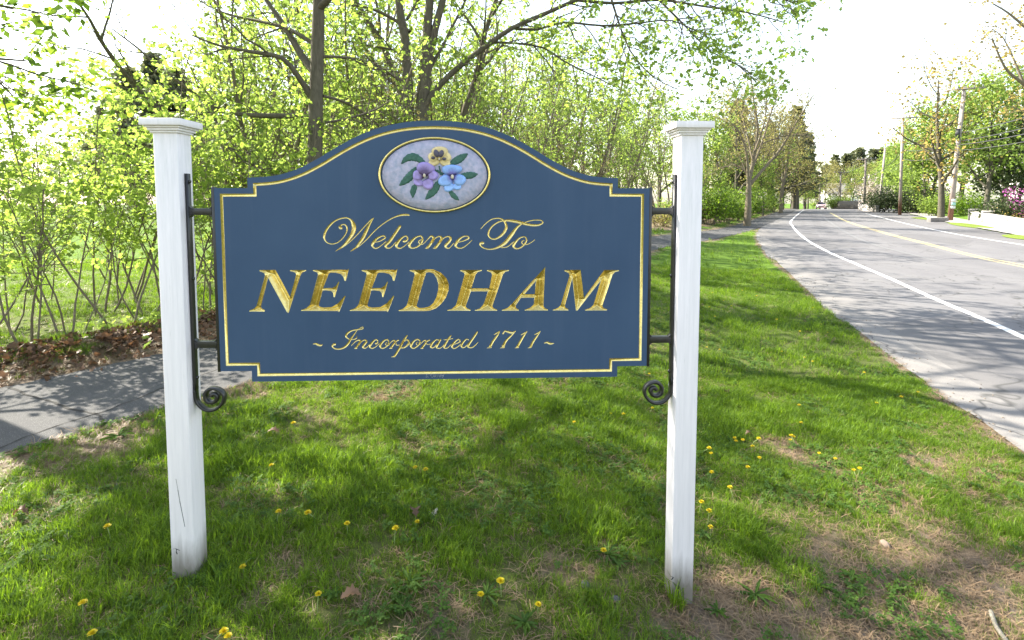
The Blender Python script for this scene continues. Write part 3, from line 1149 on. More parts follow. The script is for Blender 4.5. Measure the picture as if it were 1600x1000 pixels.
glyph("script T", *A3, [(200, 340, 10), (290, 240, 16), (400, 160, 18), (510, 135, 22), (600, 150, 24), (660, 205, 34), (690, 290, 44), (665, 380, 46), (590, 470, 40),
                        (490, 530, 28), (410, 530, 26), (355, 480, 28), (350, 400, 28), (400, 310, 26), (490, 235, 24), (590, 190, 26), (700, 178, 36), (830, 190, 50),
                        (960, 218, 50), (1080, 250, 44), (1200, 270, 40), (1310, 265, 34), (1385, 230, 24), (1385, 190, 20), (1320, 170, 18), (1200, 175, 18), (1080, 205, 16),
                        (960, 258, 28), (880, 330, 44), (800, 440, 60), (720, 545, 62), (640, 632, 56), (540, 690, 40), (440, 725, 26), (340, 730, 22), (240, 700, 22),
                        (190, 650, 28), (195, 615, 36), (240, 612, 54)])
glyph("script o", *A3, [(1020, 490, 20), (940, 520, 28), (870, 590, 42), (830, 660, 44), (850, 705, 32), (900, 720, 26), (980, 690, 26), (1050, 620, 30), (1080, 550, 26),
                        (1060, 500, 20), (1020, 490, 20)],
      [(1030, 560, 14), (990, 580, 18), (1000, 625, 18), (1080, 640, 16), (1170, 600, 14), (1240, 545, 10)],
      [(600, 700, 16), (690, 690, 18), (760, 650, 16), (830, 585, 14)])
B1 = (480, 500, 12.31)
B2 = (600, 500, 12.31)
B3 = (720, 500, 10.667)
glyph("tilde", *B1, [(110, 465, 10), (160, 456, 30), (210, 478, 42), (260, 490, 28), (300, 465, 8)])
glyph("script I", *B1, [(535, 465, 46), (490, 480, 34), (490, 520, 24), (550, 555, 24), (640, 555, 24), (720, 520, 34), (790, 450, 40), (840, 360, 36), (890, 290, 24), (960, 192, 14)],
      [(955, 300, 10), (950, 340, 16), (920, 365, 18), (860, 375, 14), (790, 360, 20), (745, 310, 32), (780, 250, 34), (860, 205, 22), (960, 185, 20), (1060, 170, 18), (1082, 140, 14),
       (1050, 135, 14), (980, 182, 14)])
glyph("script n", *B1, [(850, 490, 12), (930, 410, 18), (1000, 385, 26), (1022, 415, 38), (930, 542, 36)], [(912, 547, 12), (955, 540, 26)],
      [(985, 480, 14), (1060, 402, 18), (1120, 385, 26), (1140, 415, 36), (1075, 500, 38), (1080, 535, 28), (1120, 540, 18), (1200, 470, 14)])
glyph("script c", *B1, [(1320, 455, 34), (1355, 430, 24), (1350, 385, 22), (1300, 385, 24), (1220, 470, 40), (1205, 520, 28), (1250, 545, 20), (1320, 510, 16), (1390, 450, 12)])
glyph("script o", *B1, [(1540, 375, 22), (1480, 395, 28), (1410, 470, 40), (1410, 525, 28), (1450, 545, 22), (1520, 510, 24), (1560, 450, 28), (1565, 400, 22), (1540, 375, 22)],
      [(1530, 430, 12), (1505, 450, 14), (1520, 485, 12), (1570, 485, 12)])
glyph("script r", *B2, [(80, 490, 12), (130, 430, 14), (175, 392, 20), (215, 402, 30), (200, 440, 34), (125, 542, 34)], [(105, 547, 12), (150, 540, 24)],
      [(205, 440, 14), (240, 405, 20), (280, 385, 24)], [(230, 430, 14), (245, 485, 16), (300, 478, 12)])
glyph("script p", *B2, [(445, 295, 20), (400, 360, 36), (300, 540, 38), (200, 700, 34)], [(145, 710, 12), (205, 702, 26)],
      [(335, 475, 14), (400, 398, 18), (455, 380, 24), (480, 420, 34), (440, 490, 30), (370, 535, 24), (310, 530, 16)], [(440, 490, 14), (490, 470, 12), (530, 440, 12)])
glyph("script o", *B2, [(640, 370, 22), (580, 400, 28), (525, 470, 40), (525, 520, 28), (570, 545, 22), (640, 500, 26), (685, 440, 30), (690, 395, 24), (640, 370, 22)],
      [(640, 420, 12), (618, 450, 14), (645, 485, 12), (700, 460, 12)])
glyph("script r", *B2, [(690, 470, 12), (730, 430, 14), (775, 392, 20), (815, 402, 28), (800, 440, 32), (728, 542, 34)], [(705, 547, 12), (750, 540, 24)],
      [(805, 440, 14), (840, 400, 20), (880, 382, 20)], [(805, 430, 12), (830, 470, 16), (890, 460, 12)])
glyph("script a", *B2, [(1060, 385, 20), (1000, 380, 22), (930, 440, 36), (900, 500, 36), (920, 535, 24), (970, 515, 18), (1040, 430, 16)],
      [(1090, 370, 28), (1020, 490, 36), (1010, 530, 26), (1060, 545, 20), (1110, 520, 14), (1165, 460, 12)])
glyph("script t", *B2, [(1290, 295, 18), (1240, 360, 32), (1165, 490, 36), (1160, 535, 26), (1210, 540, 18), (1290, 470, 12)], [(1150, 382, 10), (1230, 372, 20), (1325, 355, 10)])
glyph("script e", *B2, [(1340, 470, 14), (1420, 440, 18), (1465, 405, 22), (1440, 370, 20), (1380, 400, 28), (1320, 470, 38), (1310, 520, 28), (1350, 548, 20), (1420, 510, 16), (1480, 460, 12)])
glyph("script d", *B3, [(130, 330, 14), (90, 320, 18), (30, 380, 30), (10, 430, 30), (30, 460, 20), (80, 440, 16), (150, 360, 14)],
      [(275, 195, 24), (220, 280, 30), (130, 410, 32), (125, 450, 26), (180, 460, 18), (240, 420, 14), (290, 365, 8)])
glyph("figure 1", *B3, [(650, 180, 10), (610, 250, 28), (540, 350, 34), (482, 448, 38)], [(443, 466, 10), (505, 454, 24)], [(555, 245, 10), (600, 215, 18), (645, 188, 12)])
glyph("figure 7", *B3, [(702, 230, 22), (740, 170, 12)], [(735, 185, 18), (780, 195, 32), (840, 212, 34), (890, 202, 24), (915, 178, 8)],
      [(890, 207, 14), (830, 270, 24), (750, 350, 34), (702, 445, 44)], [(662, 466, 10), (722, 454, 26)])
glyph("figure 1", *B3, [(1105, 185, 10), (1050, 260, 28), (990, 360, 34), (942, 448, 38)], [(905, 466, 10), (960, 454, 24)], [(1005, 250, 10), (1050, 222, 18), (1100, 192, 12)])
glyph("figure 1", *B3, [(1325, 185, 10), (1270, 265, 26), (1200, 370, 32), (1162, 447, 36)], [(1122, 466, 10), (1170, 454, 22)], [(1230, 245, 10), (1275, 220, 18), (1320, 192, 12)])
glyph("tilde", *B3, [(1390, 388, 10), (1440, 372, 30), (1490, 395, 36), (1550, 388, 10)])

# ---- NEEDHAM: outlines of the carved capitals
K = 8.889
CAPS = []


def cap(label, ox, pts, hole=None, dx=0.0):
    P = np.array([suv(ox + dx + a / K, 405 + b / K) for a, b in pts])
    Hh = np.array([suv(ox + dx + a / K, 405 + b / K) for a, b in hole]) if hole else None
    GLYPHS.append({"label": label, "poly": P, "hole": Hh})


cap("carved N", 380, [(228, 150), (448, 148), (550, 332), (650, 522), (735, 218), (728, 192), (700, 178), (652, 165), (652, 150), (875, 150), (875, 160), (825, 182), (800, 212), (632, 742),
                      (608, 740), (345, 258), (247, 655), (258, 685), (298, 705), (298, 727), (85, 727), (85, 710), (150, 688), (185, 645), (305, 222), (290, 192), (228, 165)])
EP = [(970, 148), (1440, 146), (1468, 136), (1425, 300), (1405, 300), (1392, 245), (1350, 205), (1280, 187), (1215, 186), (1188, 200), (1112, 402), (1235, 401), (1288, 370), (1325, 310),
      (1335, 315), (1270, 530), (1255, 525), (1250, 470), (1220, 442), (1150, 433), (1104, 433), (1050, 640), (1062, 660), (1120, 673), (1230, 665), (1320, 610), (1410, 505), (1422, 512),
      (1332, 735), (1315, 720), (805, 718), (805, 704), (880, 680), (925, 630), (1040, 215), (1030, 188), (970, 162)]
cap("carved E", 380, EP)
cap("carved E", 380, EP, dx=76.0)
cap("carved D", 540, [(890, 148), (1030, 148), (1120, 139), (1220, 142), (1320, 185), (1400, 260), (1435, 350), (1430, 430), (1395, 530), (1330, 620), (1250, 685), (1170, 714), (1100, 720),
                      (738, 720), (738, 704), (800, 688), (850, 640), (960, 215), (950, 188), (890, 163)],
    [(1120, 186), (1165, 180), (1220, 200), (1268, 270), (1288, 350), (1285, 430), (1262, 520), (1220, 606), (1160, 658), (1090, 676), (1020, 677), (985, 655), (990, 630), (1085, 290)])
cap("carved H", 690, [(258, 148), (560, 148), (560, 160), (500, 180), (470, 220), (415, 405), (660, 405), (700, 220), (690, 188), (630, 163), (630, 148), (935, 148), (935, 160), (880, 178),
                      (850, 215), (705, 655), (720, 680), (770, 698), (770, 715), (465, 715), (465, 703), (530, 685), (580, 630), (645, 447), (405, 447), (335, 655), (350, 680), (402, 698),
                      (402, 715), (80, 715), (80, 703), (150, 685), (200, 635), (320, 215), (310, 188), (258, 162)])
cap("carved A", 690, [(1440, 105), (1415, 650), (1430, 678), (1477, 696), (1477, 712), (1155, 712), (1155, 700), (1230, 675), (1280, 630), (1288, 535), (1102, 535), (1030, 640), (1030, 675),
                      (1070, 698), (1070, 715), (838, 715), (838, 703), (920, 675), (985, 610), (1350, 205)], [(1312, 300), (1292, 486), (1150, 486)])
cap("carved M", 800, [(728, 150), (955, 146), (1000, 535), (1280, 150), (1485, 150), (1485, 163), (1430, 180), (1395, 215), (1255, 645), (1265, 675), (1318, 692), (1318, 712), (1015, 712),
                      (1015, 700), (1090, 675), (1130, 635), (1237, 290), (906, 716), (888, 712), (838, 258), (735, 645), (742, 672), (780, 694), (780, 712), (568, 712), (568, 700), (640, 675),
                      (675, 640), (800, 230), (785, 190), (728, 165)])
# ---- the gold border line
bl = inset(OUT, 0.0335)
blc = np.vstack([bl, bl[:1]])
_dense = []
for i in range(len(blc) - 1):
    a, b = blc[i], blc[i + 1]
    m_ = max(1, int(np.linalg.norm(b - a) / 0.05))
    for j in range(m_):
        _dense.append(a + (b - a) * j / m_)
_dense.append(blc[-1])
GLYPHS.append({"label": "border line", "ring": (inset(OUT, 0.0265), bl, inset(OUT, 0.0405)), "strokes": [(np.array(blc), np.full(len(blc), 0.007))]})

# ---- triangulate the face with every groove in it
VS, ES = [], []


def add_loop(P, closed=True):
    o = len(VS)
    VS.extend([tuple(p) for p in P])
    k = len(P)
    ES.extend([(o + i, o + (i + 1) % k) for i in range(k if closed else k - 1)])


def inside(P, xy):
    x, y = xy[:, 0], xy[:, 1]
    c_ = np.zeros(len(xy), bool)
    n_ = len(P)
    for i in range(n_):
        x1, y1 = P[i]
        x2, y2 = P[(i + 1) % n_]
        if y1 == y2:
            continue
        m_ = (y1 > y) != (y2 > y)
        c_ ^= m_ & (x < (x2 - x1) * (y - y1) / (y2 - y1) + x1)
    return c_


def edge_dist(P, xy):
    A, B = P, np.roll(P, -1, 0)
    AB = B - A
    L2 = (AB ** 2).sum(1)
    T = np.clip(((xy[:, None, :] - A[None]) * AB[None]).sum(2) / L2[None], 0, 1)
    Q = xy[:, None, :] - A[None] - T[..., None] * AB[None]
    return np.hypot(Q[..., 0], Q[..., 1]).min(1)


def stroke_field(strokes, xy):
    best = np.full(len(xy), -1.0)
    for C, hw in strokes:
        A, B = C[:-1], C[1:]
        AB = B - A
        L2 = (AB ** 2).sum(1) + 1e-14
        T = np.clip(((xy[:, None, :] - A[None]) * AB[None]).sum(2) / L2[None], 0, 1)
        Q = xy[:, None, :] - A[None] - T[..., None] * AB[None]
        d = np.hypot(Q[..., 0], Q[..., 1])
        w = hw[:-1][None] + (hw[1:] - hw[:-1])[None] * T
        best = np.maximum(best, (w - d).max(1))
    return best


add_loop(OUT)
for g in GLYPHS:
    if "poly" in g:
        add_loop(g["poly"])
        loops = [g["poly"]]
        if g["hole"] is not None:
            add_loop(g["hole"])
            loops.append(g["hole"])
        lo, hi = g["poly"].min(0), g["poly"].max(0)
        st = 0.0030
        gxs, gys = np.meshgrid(np.arange(lo[0], hi[0], st), np.arange(lo[1], hi[1], st * 0.87))
        gxs = gxs + (np.arange(gxs.shape[0]) % 2)[:, None] * st / 2
        xy = np.stack([gxs.ravel(), gys.ravel()], 1)
        k = inside(g["poly"], xy)
        if g["hole"] is not None:
            k &= ~inside(g["hole"], xy)
        xy = xy[k]
        d = np.min([edge_dist(P, xy) for P in loops], 0)
        VS.extend([tuple(p) for p in xy[d > 0.0016]])
        g["lo"], g["hi"] = lo, hi
    elif "ring" in g:
        for P in g["ring"]:
            add_loop(P)
        g["lo"], g["hi"] = np.array([-2, -2.0]), np.array([2, 3.0])
    else:
        allp = []
        for C, hw in g["strokes"]:
            T = np.gradient(C, axis=0)
            T /= np.linalg.norm(T, axis=1)[:, None] + 1e-12
            Nn = np.stack([-T[:, 1], T[:, 0]], 1)
            Lf, Rt = C + Nn * hw[:, None], C - Nn * hw[:, None]
            ring = np.vstack([Lf, (C[-1] + T[-1] * hw[-1])[None], Rt[::-1], (C[0] - T[0] * hw[0])[None]])
            add_loop(ring)
            add_loop(C, False)
            allp.append(ring)
        allp = np.vstack(allp)
        g["lo"], g["hi"] = allp.min(0) - 0.001, allp.max(0) + 0.001
# a few plain points so the blue face is not all slivers
cdt = mgeo.delaunay_2d_cdt([Vector(p) for p in VS], ES, [], 0, 2e-5)
PV = np.array([(p[0], p[1]) for p in cdt[0]])
PF = np.array([tuple(f) for f in cdt[2]], np.int64)
CEN = PV[PF].mean(1)
keep = inside(OUT, CEN)
PF, CEN = PF[keep], CEN[keep]
owner = np.full(len(PF), -1)
depth = np.zeros(len(PV))
for gi, g in enumerate(GLYPHS):
    mf = (CEN >= g["lo"]).all(1) & (CEN <= g["hi"]).all(1)
    mv = (PV >= g["lo"]).all(1) & (PV <= g["hi"]).all(1)
    fi, vi = np.nonzero(mf)[0], np.nonzero(mv)[0]
    if "poly" in g:
        k = inside(g["poly"], CEN[fi])
        if g["hole"] is not None:
            k &= ~inside(g["hole"], CEN[fi])
        owner[fi[k]] = gi
        loops = [g["poly"]] + ([g["hole"]] if g["hole"] is not None else [])
        d = np.min([edge_dist(P, PV[vi]) for P in loops], 0)
        kk = inside(g["poly"], PV[vi])
        if g["hole"] is not None:
            kk &= ~inside(g["hole"], PV[vi])
        depth[vi] = np.maximum(depth[vi], np.where(kk, d * 1.1, 0))
    elif "ring" in g:
        k = inside(g["ring"][0], CEN[fi]) & ~inside(g["ring"][2], CEN[fi])
        owner[fi[k]] = gi
        d = stroke_field(g["strokes"], PV[vi])
        depth[vi] = np.maximum(depth[vi], np.where(d > 0, d * 1.1, 0))
    else:
        d = stroke_field(g["strokes"], CEN[fi])
        k = d > 0.00005
        owner[fi[k]] = gi
        d = stroke_field(g["strokes"], PV[vi])
        depth[vi] = np.maximum(depth[vi], np.where(d > 0, d * 1.2, 0))
rim = np.zeros(len(PV), bool)
rim[PF[owner < 0].ravel()] = True
depth[rim] = 0.0
V3 = np.column_stack([PV[:, 0], depth, PV[:, 1]])


def sub_mesh(name, faces, mats, extra=None):
    u_, inv = np.unique(faces, return_inverse=True)
    return mesh_np(name, V3[u_], inv.reshape(faces.shape), mats)


def orient(faces):
    a, b, c_ = PV[faces[:, 0]], PV[faces[:, 1]], PV[faces[:, 2]]
    s = (b[:, 0] - a[:, 0]) * (c_[:, 1] - a[:, 1]) - (b[:, 1] - a[:, 1]) * (c_[:, 0] - a[:, 0])
    f = faces.copy()
    f[s < 0] = f[s < 0][:, ::-1]
    return f[np.abs(s) > 1e-13]


# board: front face, edge and back
THK = 0.036
fr = orient(PF[owner < 0])
u_, inv = np.unique(fr, return_inverse=True)
mb = MB()
mb.V.append(V3[u_])
mb.n = len(u_)
mb.F = list(inv.ravel())
mb.S = [3] * len(fr)
mb.M = [0] * len(fr)
k = len(OUT)
EV = np.vstack([np.column_stack([OUT[:, 0], np.zeros(k), OUT[:, 1]]), np.column_stack([OUT[:, 0], np.full(k, THK), OUT[:, 1]])])
mb.add(EV, [(i, k + i, k + (i + 1) % k, (i + 1) % k) for i in range(k)] + [tuple(range(k, 2 * k))])
mb.obj("board", M['blue'], sign)
for gi, g in enumerate(GLYPHS):
    f = PF[owner == gi]
    if not len(f):
        continue
    f = orient(f)
    nm = "border_line" if "ring" in g else "letter"
    o = part(nm, sub_mesh(nm, f, M['gold']), sign)
    if nm == "letter":
        o["label"] = "gold " + g["label"]

# ---- painted signature
mb = MB()
SIG = {'S': [[(5, 1), (3, 0), (1, 1), (1, 3), (4, 4), (5, 6), (3, 7), (0, 6)]], '.': [[(0, 6), (1, 7)]],
       'Q': [[(3, 0), (0, 3), (3, 7), (6, 3), (3, 0)], [(4, 5), (6, 8)]], 'A': [[(0, 7), (2.5, 1), (5, 7)], [(1, 5), (4, 5)]],
       'R': [[(0, 7), (0, 1), (4, 2), (0, 4), (4, 7)]], 'M': [[(0, 7), (1, 1), (3, 5), (5, 1), (6, 7)]], 'T': [[(0, 1), (5, 1)], [(2.5, 1), (2.5, 7)]],
       'Y': [[(0, 1), (2.5, 4)], [(5, 0), (1, 8)]]}
for ch, x0 in zip("S.QARMTY", [665.2, 669, 672, 676.5, 680, 683.6, 687.6, 691]):
    for s in SIG[ch]:
        P = [suv(x0 + a * 0.55, 585.2 + b * 0.60) for a, b in s]
        mb.tube([(p[0], -0.0006, p[1]) for p in P], 0.0007, 4)
mb.obj("signature", M['white_ink'], sign)

# ---- oval medallion with pansies
oc = suv(679.3, 273.5)
orx = (suv(765, 273)[0] - suv(593.5, 273)[0]) / 2
orz = (suv(679, 216)[1] - suv(679, 331)[1]) / 2
a = np.arange(72) * 2 * math.pi / 72
rings_ = []
for q, yy in [(0.0, -0.004), (0.35, -0.004), (0.7, -0.004), (0.965, -0.004), (0.975, 0.002)]:
    rings_.append(np.stack([np.cos(a) * (orx - 0.004) * q, np.full(72, yy), np.sin(a) * (orz - 0.004) * q], 1))
V = np.vstack(rings_)
F = []
for r_ in range(4):
    for i in range(72):
        F.append((r_ * 72 + i, r_ * 72 + (i + 1) % 72, (r_ + 1) * 72 + (i + 1) % 72, (r_ + 1) * 72 + i))
mb = MB()
mb.add(V, F)
med = mb.obj("medallion", M['oval'], sign, True, (oc[0], 0, oc[1]), label="oval medallion with three painted pansies")
mb = MB()
pr = np.vstack([np.stack([np.cos(a) * orx, np.full(72, -0.003), np.sin(a) * orz], 1)])
pr = np.vstack([pr, pr[:1]])
R_ = 0.0062
TV, TF = [], []
for i in range(72):
    nrm = np.array([np.cos(a[i]) / orx, 0, np.sin(a[i]) / orz])
    nrm /= np.linalg.norm(nrm)
    for j in range(8):
        b_ = j * 2 * math.pi / 8
        TV.append(pr[i] + nrm * R_ * math.cos(b_) + np.array([0, -1, 0]) * R_ * math.sin(b_) * 1.3)
for i in range(72):
    for j in range(8):
        TF.append((i * 8 + j, i * 8 + (j + 1) % 8, ((i + 1) % 72) * 8 + (j + 1) % 8, ((i + 1) % 72) * 8 + j))
mb.add(TV, TF)
mb.obj("ring", M['gold'], med, True)


def mpt(a_, b_):
    p = suv(580 + a_ / 7.145, 200 + b_ / 7.145)
    return np.array([p[0] - oc[0], p[1] - oc[1]])


PXM = 0.00312 / 7.145


def petal(cx, cy_, rx, ry, rot, lift, mat, eye=None, wob=0):
    """domed lobe with a rolled rim; petal_r runs from the flower's eye outwards"""
    c_ = mpt(cx, cy_)
    nr, na = 6, 22
    r_ = np.random.default_rng(int(cx * 7 + cy_))
    ph = r_.uniform(0, 6.28)
    V_, at_ = [], []
    ca, sa = math.cos(rot), math.sin(rot)
    e = mpt(*eye) if eye else c_
    for i in range(nr + 1):
        q = i / nr
        for j in range(na):
            th = j * 2 * math.pi / na
            rr = q * (1 + 0.06 * math.sin(3 * th + ph) * q)
            x_, z_ = math.cos(th) * rx * rr * PXM * 1.07, math.sin(th) * ry * rr * PXM * 1.07
            p = c_ + np.array([x_ * ca - z_ * sa, x_ * sa + z_ * ca])
            y_ = -lift * 1.5 - 0.009 * (1 - q ** 3) + 0.004 * (1 - q) ** 2 - (0.0015 if 0.6 < q < 0.95 else 0)
            if i == nr:
                y_ = -lift * 1.5 + 0.008
            V_.append((p[0], y_, p[1]))
            at_.append(np.linalg.norm(p - e) / (1.9 * max(rx, ry) * PXM))
    F_ = []
    for i in range(nr):
        for j in range(na):
            F_.append((i * na + j, i * na + (j + 1) % na, (i + 1) * na + (j + 1) % na, (i + 1) * na + j))
    me_ = mesh_np("petal", np.array(V_), np.array(F_), mat, True)
    at2 = me_.attributes.new("petal_r", 'FLOAT', 'POINT')
    at2.data.foreach_set("value", np.array(at_, np.float32))
    part("petal", me_, med)


def eye_blob(cx, cy_, r_, lift, mat, name="flower_eye", squash=1.0, rot=0.0):
    c_ = mpt(cx, cy_)
    V_, F_ = [], []
    for i in range(5):
        q = i / 4
        for j in range(12):
            th = j * math.pi / 6
            x_, z_ = math.cos(th) * r_ * PXM * math.sin(q * 1.57), math.sin(th) * r_ * squash * PXM * math.sin(q * 1.57)
            V_.append((c_[0] + x_ * math.cos(rot) - z_ * math.sin(rot), -lift * 1.5 - 0.0075 * math.cos(q * 1.57), c_[1] + x_ * math.sin(rot) + z_ * math.cos(rot)))
    for i in range(4):
        for j in range(12):
            F_.append((i * 12 + j, i * 12 + (j + 1) % 12, (i + 1) * 12 + (j + 1) % 12, (i + 1) * 12 + j))
    part(name, mesh_np(name, np.array(V_), np.array(F_), mat, True), med)


M['blotch'] = plain("dark_blotch", (0.075, 0.065, 0.10), 0.5)
ey, ep, eb = (765, 350), (600, 530), (912, 545)
petal(700, 385, 66, 42, 0.3, 0.004, M['petal_yellow'], ey)
petal(828, 388, 62, 42, -0.3, 0.004, M['petal_yellow'], ey)
petal(695, 325, 55, 50, 0.2, 0.008, M['petal_yellow'], ey)
petal(838, 325, 52, 52, -0.2, 0.008, M['petal_yellow'], ey)
petal(768, 275, 84, 66, 0, 0.012, M['petal_yellow'], ey)
eye_blob(735, 290, 30, 0.0185, M['blotch'], "petal_blotch", 1.5, 0.35)
eye_blob(788, 292, 28, 0.0185, M['blotch'], "petal_blotch", 1.5, -0.35)
eye_blob(697, 337, 22, 0.0145, M['blotch'], "petal_blotch", 0.8)
eye_blob(820, 348, 24, 0.0145, M['blotch'], "petal_blotch", 0.7)
eye_blob(765, 350, 13, 0.013, M['cream'])
petal(528, 608, 58, 40, -0.4, 0.004, M['petal_purple'], ep)
petal(636, 625, 60, 62, 0.2, 0.007, M['petal_purple'], ep)
petal(528, 530, 60, 56, 0.2, 0.009, M['petal_purple'], ep)
petal(688, 530, 56, 54, 0, 0.009, M['petal_purple'], ep)
petal(608, 458, 94, 72, 0, 0.012, M['petal_purple'], ep)
eye_blob(600, 530, 15, 0.014, M['cream'], "flower_eye", 1.6)
petal(960, 652, 46, 42, 0, 0.004, M['petal_blue'], eb)
petal(872, 660, 60, 50, 0.5, 0.006, M['petal_blue'], eb)
petal(832, 590, 76, 64, 0.1, 0.009, M['petal_blue'], eb)
petal(985, 580, 66, 62, -0.1, 0.009, M['petal_blue'], eb)
petal(900, 468, 104, 56, 0.05, 0.012, M['petal_blue'], eb)
eye_blob(910, 545, 18, 0.014, M['cream'], "flower_eye", 1.4)


def carved_leaf(spine, w):
    P = cat_open(np.array([(a_, b_, 0) for a_, b_ in spine], float), 9)[:, :2]
    k_ = len(P)
    C = np.array([mpt(*p) for p in P])
    T = np.gradient(C, axis=0)
    T /= np.linalg.norm(T, axis=1)[:, None]
    Nn = np.stack([-T[:, 1], T[:, 0]], 1)
    s_ = np.linspace(0, 1, k_)
    ww = w * PXM / 2 * np.sin(math.pi * np.clip(s_ * 0.93 + 0.05, 0, 1)) ** 0.75 * (1 + 0.10 * np.sin(s_ * 40))
    cols = []
    for q, y_ in [(-1, 0.003), (-0.93, -0.0045), (-0.5, -0.0085), (0, -0.0045), (0.5, -0.0085), (0.93, -0.0045), (1, 0.003)]:
        cc = C + Nn * (ww * q)[:, None]
        cols.append(np.column_stack([cc[:, 0], np.full(k_, y_), cc[:, 1]]))
    V_ = np.stack(cols, 1).reshape(-1, 3)
    F_ = [(i * 7 + j, i * 7 + j + 1, (i + 1) * 7 + j + 1, (i + 1) * 7 + j) for i in range(k_ - 1) for j in range(6)]
    part("leaf", mesh_np("leaf", V_, np.array(F_), M['leaf_paint'], True), med)


for sp_, w_ in [([(605, 390), (480, 325), (395, 345), (340, 400)], 92), ([(505, 440), (430, 545), (318, 642)], 96), ([(505, 620), (470, 700), (466, 778)], 72),
                ([(772, 580), (700, 695), (608, 797)], 96), ([(870, 690), (920, 755), (982, 807)], 62), ([(1000, 522), (1090, 530), (1190, 514)], 84),
                ([(878, 402), (970, 355), (1078, 288)], 92)]:
    carved_leaf(sp_, w_)
mb = MB()
for sp_ in [[(760, 425), (768, 470), (778, 525)], [(705, 460), (750, 490), (800, 525)], [(740, 470), (775, 500), (820, 510)]]:
    mb.tube([(*(mpt(*p)[:1]), -0.006, mpt(*p)[1]) for p in sp_], 0.0035, 6)
mb.obj("stem", M['leaf_paint'], med, True)

# ================================================================== posts
PW = 0.110


def post(side, base_z, label):
    u0 = 1.2335 * side
    w = sign_world(u0, base_z, 0.015)
    p = thing("sign_post", label, "post", w, SRZ, "white posts of the town sign")
    H_ = 2.138 - base_z
    mb = MB()
    k_ = 12
    # tall box with a few rings so the weathering bump reads; foot sunk in the ground
    mb.box((0, 0, (H_ - 0.25) / 2), (PW, PW, H_ + 0.25))
    mb.obj("shaft", M['post'], p, bevel=0.004)
    mb = MB()
    z0 = H_
    for hw_, z1, z2 in [(0.0635, z0 - 0.001, z0 + 0.009), (0.071, z0 + 0.009, z0 + 0.021), (0.080, z0 + 0.021, z0 + 0.030), (0.0925, z0 + 0.030, z0 + 0.062)]:
        mb.box((0, 0, (z1 + z2) / 2), (hw_ * 2, hw_ * 2, z2 - z1 - 0.0003))
    zt = z0 + 0.062
    mb.add([(-0.0925, -0.0925, zt), (0.0925, -0.0925, zt), (0.0925, 0.0925, zt), (-0.0925, 0.0925, zt), (0, 0, zt + 0.014)],
           [(0, 1, 4), (1, 2, 4), (2, 3, 4), (3, 0, 4)])
    mb.obj("cap", M['post'], p, bevel=0.0025)
    return p


lp = post(-1, -0.02, "left white wooden post with square cap, split down its lower front")
rp = post(1, -0.18, "right white wooden post with square cap, grass tuft at its foot")
# split and chipped paint on the left post
M['split'] = plain("dark_split", (0.035, 0.035, 0.035), 0.9)


def post_mark(P, pts, w):
    mb = MB()
    q = []
    for a_, b_ in pts:
        s = suv(a_, b_, 0.04)
        q.append((s[0] - (-1.2335 if P is lp else 1.2335), -PW / 2 - 0.0006, s[1] - P.location.z))
    for i in range(len(q) - 1):
        x0, y0, z0 = q[i]
        x1, y1, z1 = q[i + 1]
        w0 = w * (0.4 + 0.6 * math.sin(math.pi * (i + 0.3) / len(q)))
        mb.add([(x0 - w0, y0, z0), (x0 + w0, y0, z0), (x1 + w0 * .8, y1, z1), (x1 - w0 * .8, y1, z1)], [(0, 3, 2, 1)])
    mb.obj("paint_split", M['split'], P)


post_mark(lp, [(275, 748), (278, 765), (281, 783), (285, 803), (289, 823)], 0.0015)
post_mark(lp, [(270, 858), (274, 857), (281, 860)], 0.004)
post_mark(lp, [(276, 858), (275.5, 862), (277, 866)], 0.003)
post_mark(rp, [(1048, 900), (1052, 902), (1049, 906)], 0.004)

# ================================================================== iron brackets


